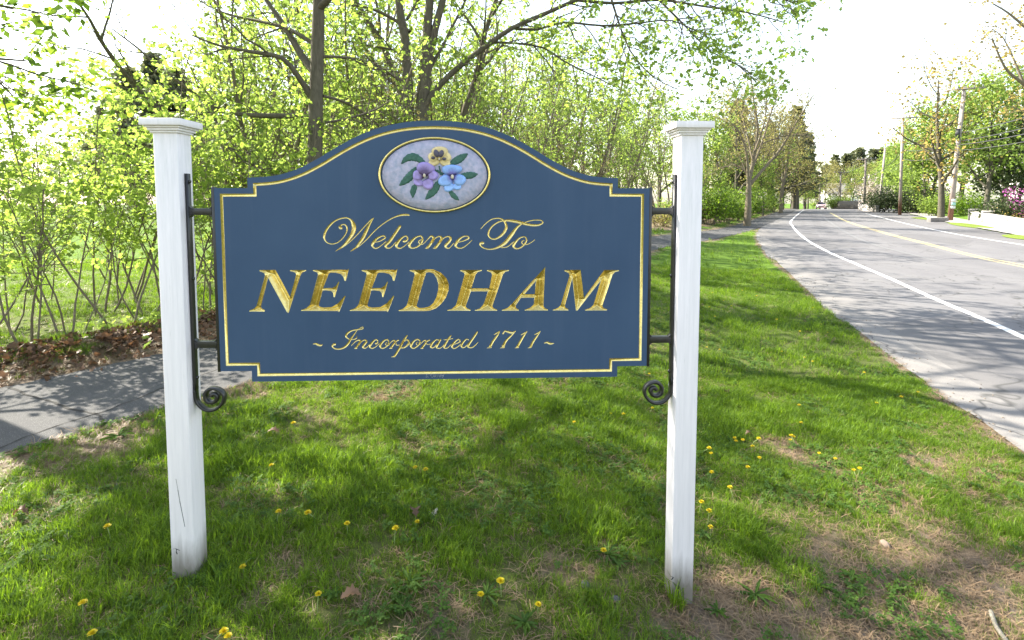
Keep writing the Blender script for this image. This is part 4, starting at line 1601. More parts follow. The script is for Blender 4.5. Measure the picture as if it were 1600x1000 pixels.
def bracket(side, label):
    b = thing("iron_bracket", label, "bracket", sign_world(1.1785 * side, 0, 0.015), SRZ, "black iron brackets between posts and sign")
    s = -side           # towards the sign
    ztop, zsc = 1.952, 0.915
    D = 0.030
    # post bar running into the scroll
    sc = []
    for a_, b_ in [(195, 420), (196, 520), (199, 620), (210, 700), (238, 765), (310, 845), (380, 883), (440, 893), (500, 890), (560, 868), (615, 830), (655, 785), (682, 735), (692, 680),
                   (685, 630), (655, 580), (610, 545), (560, 524), (500, 515), (450, 525), (405, 555), (375, 600), (368, 645), (380, 695), (410, 735), (455, 757), (505, 755), (548, 733),
                   (575, 690), (572, 645), (545, 615), (510, 612), (485, 630), (480, 655)]:
        q = suv(290 + a_ / 11.11, 560 + b_ / 11.11, -0.015)
        sc.append((q[0] + 1.1785, q[1]))
    sc = np.array(sc)
    sc[:, 0] = sc[:, 0] - sc[0, 0] + 0.0075
    P = np.vstack([[(0.0075, ztop), (0.0075, 1.6), (0.0075, 1.2)], sc])
    P = np.vstack([P[:3], smooth_poly(np.vstack([P[2:3], sc]), 0.012)[1:]])
    P[:, 0] *= s
    T = np.gradient(P, axis=0)
    T /= np.linalg.norm(T, axis=1)[:, None]
    Nn = np.stack([-T[:, 1], T[:, 0]], 1)
    k_ = len(P)
    th = np.full(k_, 0.0072)
    th[-30:] = np.linspace(0.0085, 0.0095, 30)
    mb = MB()
    dd = np.full(k_, D / 2)
    ringv = []
    for q, y_ in [(-1, -0.75), (-0.75, -1), (0.75, -1), (1, -0.75), (1, 0.75), (0.75, 1), (-0.75, 1), (-1, 0.75)]:
        cc = P + Nn * (th * q)[:, None]
        ringv.append(np.column_stack([cc[:, 0], dd * y_, cc[:, 1]]))
    V_ = np.stack(ringv, 1).reshape(-1, 3)
    F_ = [(i * 8 + j, i * 8 + (j + 1) % 8, (i + 1) * 8 + (j + 1) % 8, (i + 1) * 8 + j) for i in range(k_ - 1) for j in range(8)]
    F_ += [tuple(range(7, -1, -1)), tuple(range((k_ - 1) * 8, k_ * 8))]
    mb.add(V_, F_)
    me_ = mb.mesh("scroll_bar", M['iron'])
    bmx = bmesh.new()
    bmx.from_mesh(me_)
    bmesh.ops.recalc_face_normals(bmx, faces=bmx.faces)
    bmx.to_mesh(me_)
    bmx.free()
    part("scroll_bar", me_, b)
    gap = 1.1785 - 1.0425
    mb = MB()
    mb.box((s * (gap - 0.0075), 0, (0.995 + 1.89) / 2), (0.014, D, 1.89 - 0.995))
    mb.obj("sign_bar", M['iron'], b, bevel=0.002)
    for z_ in (1.772, 1.130):
        mb = MB()
        mb.box((s * (0.0075 + gap - 0.0075) / 2, 0, z_), (gap - 0.031, D * 0.96, 0.032))
        for e_ in (-1, 1):
            for x_ in (0.0155, gap - 0.0155):
                sx = 1 if x_ < 0.05 else -1
                mb.add([(s * x_, -D * 0.45, z_ + e_ * 0.0155), (s * (x_ + sx * 0.012), -D * 0.45, z_ + e_ * 0.0155), (s * x_, -D * 0.45, z_ + e_ * 0.0275),
                        (s * x_, D * 0.45, z_ + e_ * 0.0155), (s * (x_ + sx * 0.012), D * 0.45, z_ + e_ * 0.0155), (s * x_, D * 0.45, z_ + e_ * 0.0275)],
                       [(0, 1, 2), (5, 4, 3), (0, 3, 4, 1), (1, 4, 5, 2), (2, 5, 3, 0)])
        mb.obj("arm", M['iron'], b, bevel=0.001)
    for z_ in (1.915, 1.45, 0.965):
        mb = MB()
        mb.tube([(s * 0.0145, 0, z_), (s * 0.0175, 0, z_), (s * 0.021, 0, z_), (s * 0.0225, 0, z_)], [0.0095, 0.0095, 0.0075, 0.003], 10)
        mb.obj("bolt", M['iron'], b, smooth=False)
    for z_ in (1.84, 1.43, 1.06):
        mb = MB()
        mb.tube([(s * (gap - 0.0145), 0, z_), (s * (gap - 0.018), 0, z_), (s * (gap - 0.020), 0, z_)], [0.008, 0.008, 0.004], 10)
        mb.obj("bolt", M['iron'], b)
    return b


bracket(-1, "black wrought iron bracket with scroll on the left post")
bracket(1, "black wrought iron bracket with scroll on the right post")
# ================================================================== trees
UP = np.array([0, 0, 1.0])


def nrm(v):
    return v / (np.linalg.norm(v) + 1e-12)


def around(rng, d, ang, az=None):
    a = nrm(np.cross(d, UP if abs(d[2]) < 0.9 else np.array([1.0, 0, 0])))
    b = np.cross(d, a)
    az = rng.uniform(0, 2 * math.pi) if az is None else az
    return nrm(d * math.cos(ang) + (a * math.cos(az) + b * math.sin(az)) * math.sin(ang))


class Tree:
    """collects branches and leaf anchors"""

    def __init__(self, seed, prm):
        self.r = np.random.default_rng(seed)
        self.p = prm
        self.br = []
        self.anch = []

    def path(self, p, d, L, lvl):
        n = self.p['seg'][lvl]
        g, u = self.p['gnarl'][lvl], self.p['up'][lvl]
        pts = [np.array(p, float)]
        d = nrm(np.array(d, float))
        for i in range(n):
            d = nrm(d + self.r.normal(0, g, 3) + UP * u)
            pts.append(pts[-1] + d * L / n)
        return np.array(pts)

    def limb(self, pts, r0, r1, lvl, grow=True, start=None, dens=1.0):
        pts = np.asarray(pts, float)
        n = len(pts)
        s = np.concatenate([[0], np.cumsum(np.linalg.norm(np.diff(pts, axis=0), axis=1))])
        q = s / s[-1]
        R = r0 + (r1 - r0) * q
        self.br.append((pts, R, lvl))
        P = self.p
        last = len(P['seg']) - 1
        if lvl >= last:
            k = P['leafn']
            k = int(k) + (self.r.uniform() < k - int(k))
            for _ in range(k):
                t_ = self.r.uniform(0.25, 1.0)
                self.anch.append(np.array([np.interp(t_, q, pts[:, j]) for j in range(3)]))
            return
        if not grow:
            return
        L = s[-1]
        nc = P['nchild'][lvl] * dens
        nc = int(nc) + (self.r.uniform() < nc - int(nc))
        st = P['start'][lvl] if start is None else start
        az = self.r.uniform(0, 6.28)
        for c in range(nc):
            t_ = st + (1 - st) * ((c + self.r.uniform(0.1, 0.9)) / nc)
            p = np.array([np.interp(t_, q, pts[:, j]) for j in range(3)])
            i = min(n - 2, max(0, int(np.searchsorted(q, t_)) - 1))
            d = nrm(pts[i + 1] - pts[i])
            az += 2.4 + self.r.normal(0, 0.3)
            ang = P['angle'][lvl] * self.r.uniform(0.75, 1.25)
            dc = around(self.r, d, ang, az)
            if P.get('nodown') and dc[2] < -0.1:
                dc[2] *= 0.3
                dc = nrm(dc)
            Lc = P['len'][lvl] * self.r.uniform(0.7, 1.25) * (1 - 0.55 * t_ * P.get('cone', 0.6))
            rc = min(np.interp(t_, q, R) * 0.7, P['rad'][lvl] * self.r.uniform(0.7, 1.2))
            self.limb(self.path(p, dc, Lc, lvl + 1), rc, rc * 0.35, lvl + 1)
        # the tip also carries leaves
        self.anch.append(pts[-1])

    def wood(self, mat, origin=None, sides=(10, 7, 5, 3, 3)):
        VV, FF, n = [], [], 0
        for pts, R, lvl in self.br:
            V, F = tube_arrays(pts, R, sides[min(lvl, len(sides) - 1)])
            VV.append(V)
            FF.append(F + n)
            n += len(V)
        V = np.vstack(VV)
        if origin is not None:
            V = V - np.asarray(origin)
        return mesh_np("wood", V, np.vstack(FF), mat, True)

    def leaves(self, mat, per, spread, size, origin=None, shape='maple', droop=0.35, drop=0.0):
        A = np.array(self.anch)
        if drop:
            A = A[self.r.uniform(0, 1, len(A)) > drop]
        n = len(A) * per
        P = np.repeat(A, per, 0) + self.r.normal(0, spread, (n, 3))
        if origin is not None:
            P = P - np.asarray(origin)
        return leaf_mesh(P, size, mat, self.r, shape, droop)


SHAPES = {
    'maple': (np.array([(0, 0, 0), (0.42, 0.30, 0.03), (0.20, 0.52, 0.0), (0.30, 0.80, -0.05), (0, 1.0, -0.08), (-0.30, 0.80, -0.05), (-0.20, 0.52, 0.0), (-0.42, 0.30, 0.03), (0, 0.45, 0.05)]),
              np.array([(8, 0, 1), (8, 1, 2), (8, 2, 3), (8, 3, 4), (8, 4, 5), (8, 5, 6), (8, 6, 7), (8, 7, 0)])),
    'oval': (np.array([(0, 0, 0), (0.30, 0.45, 0.06), (0, 1.0, -0.06), (-0.30, 0.45, 0.06)]), np.array([(0, 1, 2), (0, 2, 3)])),
    'clump': (np.array([(0, 0, 0), (0.45, 0.35, 0.18), (0.22, 0.95, -0.1), (-0.40, 0.75, 0.15), (-0.42, 0.2, -0.15)]), np.array([(0, 1, 2), (0, 2, 3), (0, 3, 4)])),
    'spike': (np.array([(-0.08, 0, 0), (0.08, 0, 0), (0.10, 0.6, 0.05), (0, 1.0, -0.02), (-0.10, 0.6, -0.05)]), np.array([(0, 1, 2), (0, 2, 3), (0, 3, 4)])),
}


def leaf_mesh(P, size, mat, r, shape='oval', droop=0.35, name="foliage"):
    n = len(P)
    TV, TF = SHAPES[shape]
    az = r.uniform(0, 2 * math.pi, n)
    el = r.normal(-droop, 0.5, n)
    d = np.stack([np.cos(az) * np.cos(el), np.sin(az) * np.cos(el), np.sin(el)], 1)
    ref = r.normal(0, 1, (n, 3)) + np.array([0, 0, 0.8])
    s = np.cross(d, ref)
    s /= np.linalg.norm(s, axis=1)[:, None]
    u = np.cross(s, d)
    sz = size * (0.45 + 1.05 * r.uniform(0, 1, n) ** 1.3)
    V = P[:, None, :] + sz[:, None, None] * (TV[None, :, 0:1] * s[:, None, :] + TV[None, :, 1:2] * d[:, None, :] + TV[None, :, 2:3] * u[:, None, :])
    k = len(TV)
    F = (np.arange(n)[:, None, None] * k + TF[None]).reshape(-1, 3)
    me = mesh_np(name, V.reshape(-1, 3), F, mat)
    at = me.attributes.new("tint", 'FLOAT', 'POINT')
    at.data.foreach_set("value", np.repeat(r.uniform(0, 1, n), k).astype(np.float32))
    return me


def tree_thing(name, label, cat, loc, wood, leaf, rz=0, group=None, wood_name="trunk", leaf_name="crown"):
    t_ = thing(name, label, cat, loc, rz, group)
    part(wood_name, wood, t_)
    if leaf is not None:
        part(leaf_name, leaf, t_)
    return t_


def wood_z(q0, px):
    """depth of the wood's edge at q0 metres behind the path, seen in photo column px"""
    return (6.74 + q0) / (0.515 - 0.857 * (px - 800) / 800)


def spot(px, Y):
    x = (px - 800) / 800 * Y
    return (x, Y, hz(x, Y))


# ------------------------------------------------------------------ saplings of the thicket (prototypes, then copies)
def sapling(seed, h, stems, leafn, per, size, lean=0.3, mat='leaf_maple', spread=0.038):
    prm = dict(seg=(9, 6, 4), gnarl=(0.08, 0.16, 0.2), up=(0.06, 0.10, 0.04), nchild=(10, 7), start=(0.36, 0.2), angle=(0.85, 0.8), len=(h * 0.27, h * 0.11),
               rad=(0.010, 0.0045), leafn=leafn, cone=0.7)
    T = Tree(seed, prm)
    for i in range(stems):
        a = 2 * math.pi * i / stems + T.r.uniform(-0.5, 0.5)
        d = np.array([math.cos(a) * lean * T.r.uniform(0.3, 1.2), math.sin(a) * lean * T.r.uniform(0.3, 1.2), 1])
        hh = h * T.r.uniform(0.7, 1.0)
        r0 = 0.0075 * h ** 0.8 * T.r.uniform(0.5, 1.1)
        p = np.array([math.cos(a) * 0.1 * (stems > 1), math.sin(a) * 0.1 * (stems > 1), -0.1])
        T.limb(T.path(p, d, hh, 0), r0, r0 * 0.3, 0)
    return T.wood(M['twig'], sides=(6, 4, 3)), T.leaves(M[mat], per + 2, spread, size * 1.12, drop=0.42)


SAP = [sapling(200 + i, h, s, ln, per, sz, le) for i, (h, s, ln, per, sz, le) in enumerate(
    [(3.6, 3, 1.3, 3, 0.068, 0.45), (3.2, 4, 1.1, 3, 0.062, 0.6), (4.4, 2, 1.5, 4, 0.07, 0.3), (2.6, 4, 1.2, 3, 0.06, 0.7), (4.8, 3, 1.3, 4, 0.07, 0.25)])]
rs = random.Random(5)
sap_src = []
SAPSPOTS = [  # photo column, depth, prototype, scale
    (-60, 6.3, 1, 1.0), (-10, 6.9, 3, 1.1), (150, 8.0, 0, 1.0), (222, 7.8, 3, 1.1), (62, 9.0, 0, 0.8), (40, 6.3, 0, 0.85), (100, 6.6, 1, 0.9), (185, 7.2, 2, 0.95), (192, 8.8, 4, 1.0),
    (265, 8.2, 0, 1.0), (315, 8.2, 1, 1.05), (340, 9.6, 4, 1.0), (380, 9.0, 3, 1.25), (250, 11.0, 2, 1.1),
    (410, 10.5, 0, 1.2), (445, 9.4, 1, 1.2), (170, 11.5, 4, 0.95)]
for i, (px, Yd, k, sc) in enumerate(SAPSPOTS):
    loc = spot(px, Yd)
    where = "at the photo's left edge" if px < 60 else ("left of the left post" if px < 235 else "behind the left post" if px < 330 else "over the sign's left shoulder")
    lab = {0: "three-stemmed", 1: "spreading four-stemmed", 2: "two-stemmed", 3: "short bushy", 4: "tall three-stemmed"}[k] + " maple sapling " + where
    src = next((s for s in sap_src if s[0] == k), None)
    if src is None:
        o = tree_thing("maple_sapling", lab, "sapling", loc, SAP[k][0], SAP[k][1], rs.uniform(0, 6.28), "saplings of the thicket beyond the path")
        o.scale = (sc, sc, sc)
        sap_src.append((k, o))
    else:
        o = copy_tree(src[1], loc, rs.uniform(0, 6.28), sc, lab)
    o.rotation_euler = (rs.uniform(-0.1, 0.1), rs.uniform(-0.12, 0.12), o.rotation_euler[2])

# ------------------------------------------------------------------ young trees of the wood behind the sign
def young_tree(seed, h, leafn, per, size, mat, dens=1.0, forks=2, crown0=0.25, bark_='twig', spread=0.16):
    prm = dict(seg=(9, 6, 4), gnarl=(0.06, 0.13, 0.2), up=(0.05, 0.10, 0.05), nchild=(11 * dens, 6), start=(crown0, 0.15), angle=(0.75, 0.75), len=(h * 0.30, h * 0.11),
               rad=(0.03, 0.010), leafn=leafn, cone=0.6)
    T = Tree(seed, prm)
    for i in range(forks):
        a = T.r.uniform(0, 6.28)
        d = np.array([math.cos(a) * 0.18 * (forks > 1), math.sin(a) * 0.18 * (forks > 1), 1])
        r0 = 0.0105 * h * (1.0 if i == 0 else 0.7)
        T.limb(T.path((0.0, 0, -0.15), d, h * (1.0 if i == 0 else T.r.uniform(0.7, 0.95)), 0), r0, r0 * 0.2, 0)
    return T.wood(M[bark_], sides=(7, 4, 3)), T.leaves(M[mat], per + 2, spread * 0.8, size, shape='clump', drop=0.35)


YT = [young_tree(300, 7.5, 2.4, 3, 0.115, 'leaf_wood'), young_tree(301, 9.0, 2.2, 3, 0.125, 'leaf_wood', forks=3), young_tree(302, 6.0, 1.3, 3, 0.10, 'leaf_olive', forks=3),
      young_tree(303, 8.5, 1.6, 3, 0.12, 'leaf_maple', forks=2), young_tree(304, 10.5, 2.0, 3, 0.14, 'leaf_wood', forks=2)]
KIND = ["slim two-stemmed", "three-stemmed", "thinly budded olive", "yellow-green", "tall"]
yt_src = {}


def young(px, Yd, k, sc, where):
    loc = spot(px, Yd)
    lab = "%s young tree %s" % (KIND[k], where)
    if k not in yt_src:
        o = tree_thing("young_tree", lab, "tree", loc, YT[k][0], YT[k][1], rs.uniform(0, 6.28), "young trees of the wood behind the sign")
        o.scale = (sc, sc, sc)
        yt_src[k] = o
    else:
        copy_tree(yt_src[k], loc, rs.uniform(0, 6.28), sc, lab)


def where_of(px, q):
    w = "over the sign's left shoulder" if px < 500 else "over the medallion" if px < 800 else "over the sign's right shoulder" if px < 960 else \
        "beside the right post" if px < 1110 else "beyond the right post"
    return w + (", at the path" if q < 2 else ", far back" if q > 9 else ", further back" if q > 5 else "")


rows = [(1.4, 60, (2, 3, 0), 0.62), (3.4, 58, (0, 2, 1, 3), 0.85), (6.5, 55, (1, 0, 3, 4), 1.0), (10.0, 60, (4, 1, 0), 1.1), (15.0, 62, (4, 1, 3), 1.2)]
for q0, stepx, kinds, sc in rows:
    px = 345 + rs.uniform(0, 40)
    while px < 1150:
        Yd = wood_z(q0 * rs.uniform(0.85, 1.2), px)
        if not (q0 < 2 and px < 520):
            s_ = sc * rs.uniform(0.85, 1.2) * (1.12 if px > 680 and q0 > 3 else 1)
            if px < 470:
                s_ *= 0.75
            young(px, Yd, rs.choice(kinds), s_, where_of(px, q0))
        px += stepx * rs.uniform(0.7, 1.3)

# low bushes along the far side of the path
def bush(seed, w, h, n, size, mat, stems=14, shape='clump', stem_mat='twig'):
    r = np.random.default_rng(seed)
    mb = MB()
    A = []
    for i in range(stems):
        a = r.uniform(0, 6.28)
        d = nrm(np.array([math.cos(a) * r.uniform(0.1, 0.8) * w / h, math.sin(a) * r.uniform(0.1, 0.8) * w / h, 1.0]))
        L = h * r.uniform(0.6, 1.0)
        p = np.array([math.cos(a) * 0.12 * w, math.sin(a) * 0.12 * w, -0.05])
        pts = [p]
        for j in range(5):
            d = nrm(d + r.normal(0, 0.12, 3))
            pts.append(pts[-1] + d * L / 5)
        mb.tube(pts, np.linspace(0.012, 0.004, 6) * max(1, h), 4, caps=False)
        for j in range(2, 6):
            A.append((pts[j], 0.16 * w * (0.6 + 0.1 * j)))
    P = []
    per = n // len(A)
    for c_, s_ in A:
        P.append(c_ + r.normal(0, 1, (per, 3)) * np.array([s_, s_, s_ * 0.7]))
    P = np.vstack(P)
    P[:, 2] = np.abs(P[:, 2])
    return mb.mesh("stems", M[stem_mat]), leaf_mesh(P, size, M[mat], r, shape, 0.1)


BU = [bush(400, 1.6, 1.7, 2600, 0.085, 'leaf_wood'), bush(401, 2.0, 2.2, 3200, 0.09, 'leaf_green'), bush(402, 1.8, 1.5, 1500, 0.08, 'leaf_olive')]
bu_src = {}


def bush_at(px, Yd, k, sc, lab, group="green bushes along the path"):
    loc = spot(px, Yd)
    if k not in bu_src:
        o = tree_thing("bush", lab, "bush", loc, BU[k][0], BU[k][1], rs.uniform(0, 6.28), group, "stems", "foliage")
        o.scale = (sc, sc, sc)
        bu_src[k] = o
    else:
        copy_tree(bu_src[k], loc, rs.uniform(0, 6.28), sc, lab)


for px, Yd, k, sc in [(1030, 31, 2, 1.0), (1060, 33, 0, 1.1), (1108, 36, 1, 1.3), (1132, 39, 1, 1.2), (1150, 44, 0, 1.2), (985, 27, 2, 1.0), (935, 22.5, 2, 0.9), (880, 20, 0, 0.8),
                      (1168, 50, 1, 1.3), (1190, 58, 0, 1.4), (1205, 68, 1, 1.3), (1082, 37, 2, 1.4), (1120, 43, 0, 1.5)]:
    kind = {0: "fresh green", 1: "dense bright green", 2: "twiggy half-leafed"}[k]
    bush_at(px, Yd, k, sc, "%s bush along the path %s" % (kind, "behind the sign's right end" if px < 1000 else "behind the right post" if px < 1100 else "left of the bare street tree" if px < 1160
                                                            else "between the street trees"))

# ------------------------------------------------------------------ the two big maples behind the sign
def px_limb(pts, Y, r):
    out = []
    for q in pts:
        a = at_depth(q[0], q[1], Y + (q[2] if len(q) > 2 else 0))
        out.append((a.x, a.y, a.z))
    return smooth_poly(np.array(out), 0.25)


MAP = dict(seg=(8, 6, 5, 4), gnarl=(0.05, 0.10, 0.15, 0.2), up=(0.03, 0.03, 0.02, 0.0), nchild=(5, 6, 4), start=(0.3, 0.18, 0.2), angle=(0.8, 0.75, 0.75), len=(2.6, 1.2, 0.5),
           rad=(0.05, 0.018, 0.007), leafn=1.6, cone=0.5)
YA = 9.6
T = Tree(510, MAP)
gA = spot(495, YA)
trunkA = px_limb([(497, 520), (493, 420), (492, 300), (493, 180), (496, 80), (498, 0), (499, -120), (490, -260), (500, -420)], YA, 0.2)
trunkA = np.vstack([[gA[0], gA[1], gA[2] - 0.2], trunkA[1:]])
rr = 0.27
T.br.append((trunkA, np.interp(np.linspace(0, 1, len(trunkA)), [0, 0.12, 0.55, 1], [0.21, 0.15, 0.112, 0.05]), 0))
limA = [
    ([(482, 182), (440, 181), (390, 180), (350, 173), (310, 150), (260, 115), (215, 75), (175, 45)], 0.055, 0.012, 0.0),
    ([(485, 150), (465, 118), (440, 90), (400, 82), (345, 72), (300, 55)], 0.06, 0.012, -0.8),
    ([(490, 112), (470, 85), (450, 50), (430, 20), (405, -15), (370, -60)], 0.075, 0.02, 0.6),
    ([(500, 75), (450, 45), (400, 32), (350, 20), (300, -5)], 0.045, 0.01, 0.9),
    ([(497, 15), (520, -10), (550, -60), (590, -120)], 0.07, 0.02, -0.5),
    ([(505, 88), (560, 92), (600, 108), (630, 132)], 0.028, 0.01, 0.5),
    ([(505, 192), (540, 186), (590, 170), (625, 145)], 0.026, 0.010, 0.2),
    ([(505, 150), (545, 162), (585, 190), (605, 215)], 0.03, 0.012, 0.8),
    ([(330, 160), (345, 215), (375, 245), (420, 268)], 0.03, 0.016, -0.3),
    ([(488, -40), (440, -90), (380, -130), (300, -170)], 0.08, 0.03, 0.5),
    ([(495, -60), (540, -150), (600, -230)], 0.08, 0.03, 0.5),
    ([(252, 182), (205, 128), (165, 75), (140, 30), (112, -10)], 0.05, 0.015, -1.2),
]
for pts, r0, r1, dz in limA:
    n_ = len(pts)
    L_ = px_limb([(a, b, dz * i / (n_ - 1) * 1.5) for i, (a, b) in enumerate(pts)], YA, r0)
    T.limb(L_, r0, r1, 1, dens=1.0)
for zz, dx, dy, up_, ln in [(5.8, 1.0, 0.2, 0.5, 3.8), (6.6, 0.7, -0.7, 0.5, 3.8), (7.2, -0.9, 0.2, 0.5, 3.8), (7.8, 0.9, 0.5, 0.6, 3.6), (8.6, 0.2, -1.0, 0.7, 3.2), (9.2, -0.5, 0.7, 0.8, 3.0)]:
    T.limb(T.path((gA[0], gA[1], zz), (dx, dy, up_), ln, 1), 0.055, 0.012, 1, dens=1.3)
wA = T.wood(M['bark'], gA, sides=(14, 8, 5, 4, 3))
lA = T.leaves(M['leaf_maple'], 2, 0.07, 0.07, gA, 'maple')
tree_thing("maple_tree", "thick single-trunked maple rising behind the sign's left shoulder", "tree", gA, wA, lA)

YB = 12.3
T = Tree(520, MAP)
gB = spot(652, YB)
tb = px_limb([(645, 420), (641, 300), (639, 200), (637, 130), (633, 60), (625, 20), (618, -60), (600, -200), (590, -330)], YB, 0.2)
T.br.append((tb, np.interp(np.linspace(0, 1, len(tb)), [0, 0.4, 1], [0.15, 0.115, 0.05]), 0))
tc = px_limb([(655, 420), (656, 300), (658, 195), (662, 140), (665, 95), (668, 40), (672, -30), (660, -150), (670, -300)], YB, 0.2)
T.br.append((tc, np.interp(np.linspace(0, 1, len(tc)), [0, 0.4, 0.62, 1], [0.19, 0.15, 0.105, 0.05]), 0))
td = px_limb([(664, 130), (672, 85), (680, 45), (692, 0), (705, -60), (720, -160)], YB, 0.2)
T.br.append((td, np.linspace(0.115, 0.05, len(td)), 0))
limB = [
    ([(652, 195), (664, 165), (690, 130), (725, 98), (765, 68), (800, 44), (850, 22), (900, 0), (960, -25)], 0.082, 0.035, -0.5, 1.2),
    ([(640, 50), (615, 30), (575, 12), (540, 8), (500, 8)], 0.045, 0.012, 0.6, 1),
    ([(637, 95), (615, 78), (580, 72), (545, 65), (510, 72)], 0.03, 0.01, 0.4, 1),
    ([(638, 135), (615, 118), (590, 108), (550, 94), (500, 86)], 0.04, 0.012, -0.5, 1),
    ([(636, 30), (650, 5), (665, -30)], 0.04, 0.02, 0.3, 1),
    ([(670, 110), (690, 75), (705, 45), (722, 12), (740, -30)], 0.045, 0.02, 0.8, 1),
    ([(800, 44), (840, 46), (880, 35), (940, 40), (1000, 36), (1050, 32), (1100, 55)], 0.035, 0.010, -1.0, 1.6),
    ([(770, 66), (810, 68), (850, 75), (880, 95), (920, 115), (960, 135)], 0.03, 0.010, -0.6, 1.6),
    ([(900, 0), (960, 5), (1030, 0), (1100, 10), (1170, 20), (1225, 35)], 0.04, 0.010, -1.5, 2.2),
    ([(950, -20), (965, 30), (985, 80), (1020, 120), (1060, 140)], 0.03, 0.008, -1.0, 2.0),
    ([(960, -25), (1040, -40), (1120, -30), (1180, -20), (1240, 5)], 0.05, 0.012, -2.0, 2.4),
    ([(1030, 0), (1070, 40), (1110, 80), (1150, 100), (1180, 120)], 0.025, 0.008, -1.4, 2.4),
    ([(672, -30), (760, -120), (860, -180), (960, -200)], 0.08, 0.02, -0.5, 1.2),
    ([(618, -60), (540, -160), (460, -220)], 0.07, 0.02, 0.5, 1),
    ([(700, -40), (780, -60), (870, -70), (960, -60)], 0.05, 0.02, 0.6, 1.2),
]
for pts, r0, r1, dz, dn in limB:
    n_ = len(pts)
    L_ = px_limb([(a, b, dz * i / (n_ - 1)) for i, (a, b) in enumerate(pts)], YB, r0)
    T.limb(L_, r0, r1, 1, dens=dn * 1.35)
for zz, dx, dy, up_, ln in [(6.9, 1.0, 0.3, 0.35, 4.6), (7.4, 0.9, -0.6, 0.35, 4.4), (8.0, 1.0, 0.0, 0.45, 4.8), (8.6, 0.6, 0.9, 0.45, 4.2), (9.2, 1.0, -0.3, 0.5, 4.2), (9.8, 0.7, 0.5, 0.6, 3.6),
                            (7.2, -0.8, 0.6, 0.5, 3.8), (8.4, -0.9, -0.3, 0.5, 3.6), (9.4, -0.3, 0.8, 0.7, 3.2), (10.4, 0.5, -0.5, 0.9, 2.8)]:
    T.limb(T.path((gB[0] + 0.1, gB[1], zz), (dx, dy, up_), ln, 1), 0.065, 0.012, 1, dens=1.5)
wB = T.wood(M['bark'], gB, sides=(12, 8, 5, 4, 3))
lB = T.leaves(M['leaf_maple'], 5, 0.09, 0.10, gB, 'maple')
tree_thing("maple_tree", "big maple with forked trunks rising behind the medallion, one limb arching right", "tree", gB, wB, lB)

# leaning thinner trees beside it
T = Tree(530, dict(MAP, nchild=(5, 5, 4), leafn=2.0))
YC = 15.5
gC = spot(716, YC)
L_ = px_limb([(716, 300), (722, 190), (735, 150), (748, 100), (758, 50), (775, 0), (790, -80)], YC, 0.1)
T.limb(L_, 0.12, 0.05, 0, start=0.35, dens=1.3)
L_ = px_limb([(742, 115), (765, 95), (785, 70), (820, 60)], YC, 0.1)
T.limb(L_, 0.05, 0.015, 1)
tree_thing("slanting_tree", "slender grey tree slanting right of the forked maple", "tree", gC, T.wood(M['bark'], gC, (8, 6, 4, 3)), T.leaves(M['leaf_wood'], 3, 0.12, 0.09, gC, 'maple'))
T = Tree(531, dict(MAP, nchild=(4, 5, 4), leafn=1.5))
YC = 14.5
gC = spot(650, YC)
L_ = px_limb([(650, 330), (640, 190), (622, 130), (600, 75), (570, 25), (548, -10), (520, -60)], YC, 0.1)
T.limb(L_, 0.13, 0.06, 0, start=0.4)
tree_thing("slanting_tree", "dark tree slanting left behind the forked maple's trunks", "tree", gC, T.wood(M['bark'], gC, (8, 6, 4, 3)), T.leaves(M['leaf_wood'], 2, 0.1, 0.085, gC, 'maple'))

# overhanging tree at the left, trunk out of frame: its sprays hang into the upper left corner
T = Tree(540, dict(MAP, nchild=(4, 9, 6), leafn=2.8, len=(2.0, 1.0, 0.45)))
YL = 5.6
gL = spot(-260, YL)
tl = px_limb([(-262, 600), (-255, 400), (-250, 200), (-240, 0), (-230, -200), (-225, -420)], YL, 0.2)
T.br.append((tl, np.linspace(0.2, 0.08, len(tl)), 0))
for pts, r0, r1, dz, dn in [([(-250, 150), (-190, 110), (-120, 95), (-60, 88), (0, 92), (40, 95)], 0.05, 0.008, -0.3, 0.9),
                            ([(-248, 60), (-160, 30), (-80, 60), (-10, 120), (20, 150)], 0.05, 0.008, 0.4, 0.9),
                            ([(-240, 0), (-130, -40), (-40, 0), (40, 15), (70, 22)], 0.05, 0.006, 0.6, 0.5),
                            ([(-245, -80), (-150, -160), (-60, -200), (40, -210)], 0.06, 0.01, 0.2, 1),
                            ([(-240, -150), (-300, -260), (-380, -330)], 0.06, 0.02, 0.2, 1.4), ([(-235, -180), (-140, -300), (-30, -360)], 0.06, 0.02, -0.4, 1.4),
                            ([(-228, -300), (-180, -420), (-120, -520)], 0.06, 0.02, 0.5, 1.4),
                            ([(-250, 250), (-200, 215), (-140, 200), (-70, 205), (-20, 225)], 0.04, 0.008, 0.6, 0.9)]:
    n_ = len(pts)
    T.limb(px_limb([(a, b, dz * i / (n_ - 1)) for i, (a, b) in enumerate(pts)], YL, r0), r0, r1, 1, dens=dn * 0.75)
tx, ty = gL.x if hasattr(gL, "x") else gL[0], gL[1]  # unseen upper crown limbs, added so their leaves shade the lawn
for hh, dx, dy, up_, ln in [(4.6, 1.0, 0.5, 0.5, 4.6), (5.4, 0.5, 1.0, 0.45, 4.4), (5.8, 1.0, 0.0, 0.4, 5.0), (6.6, 0.75, 0.85, 0.35, 5.0), (5.2, -0.8, 0.6, 0.5, 3.4), (6.9, 0.0, 1.0, 0.35, 4.8),
                            (7.4, -0.5, 1.0, 0.35, 4.0), (7.2, 0.9, -0.35, 0.5, 4.0), (8.0, 0.9, 0.3, 0.6, 3.4), (6.0, 0.1, -1.0, 0.5, 3.2)]:
    T.limb(T.path((tx + 0.25, ty, hh), (dx, dy, up_), ln, 1), 0.06, 0.012, 1, dens=1.5)
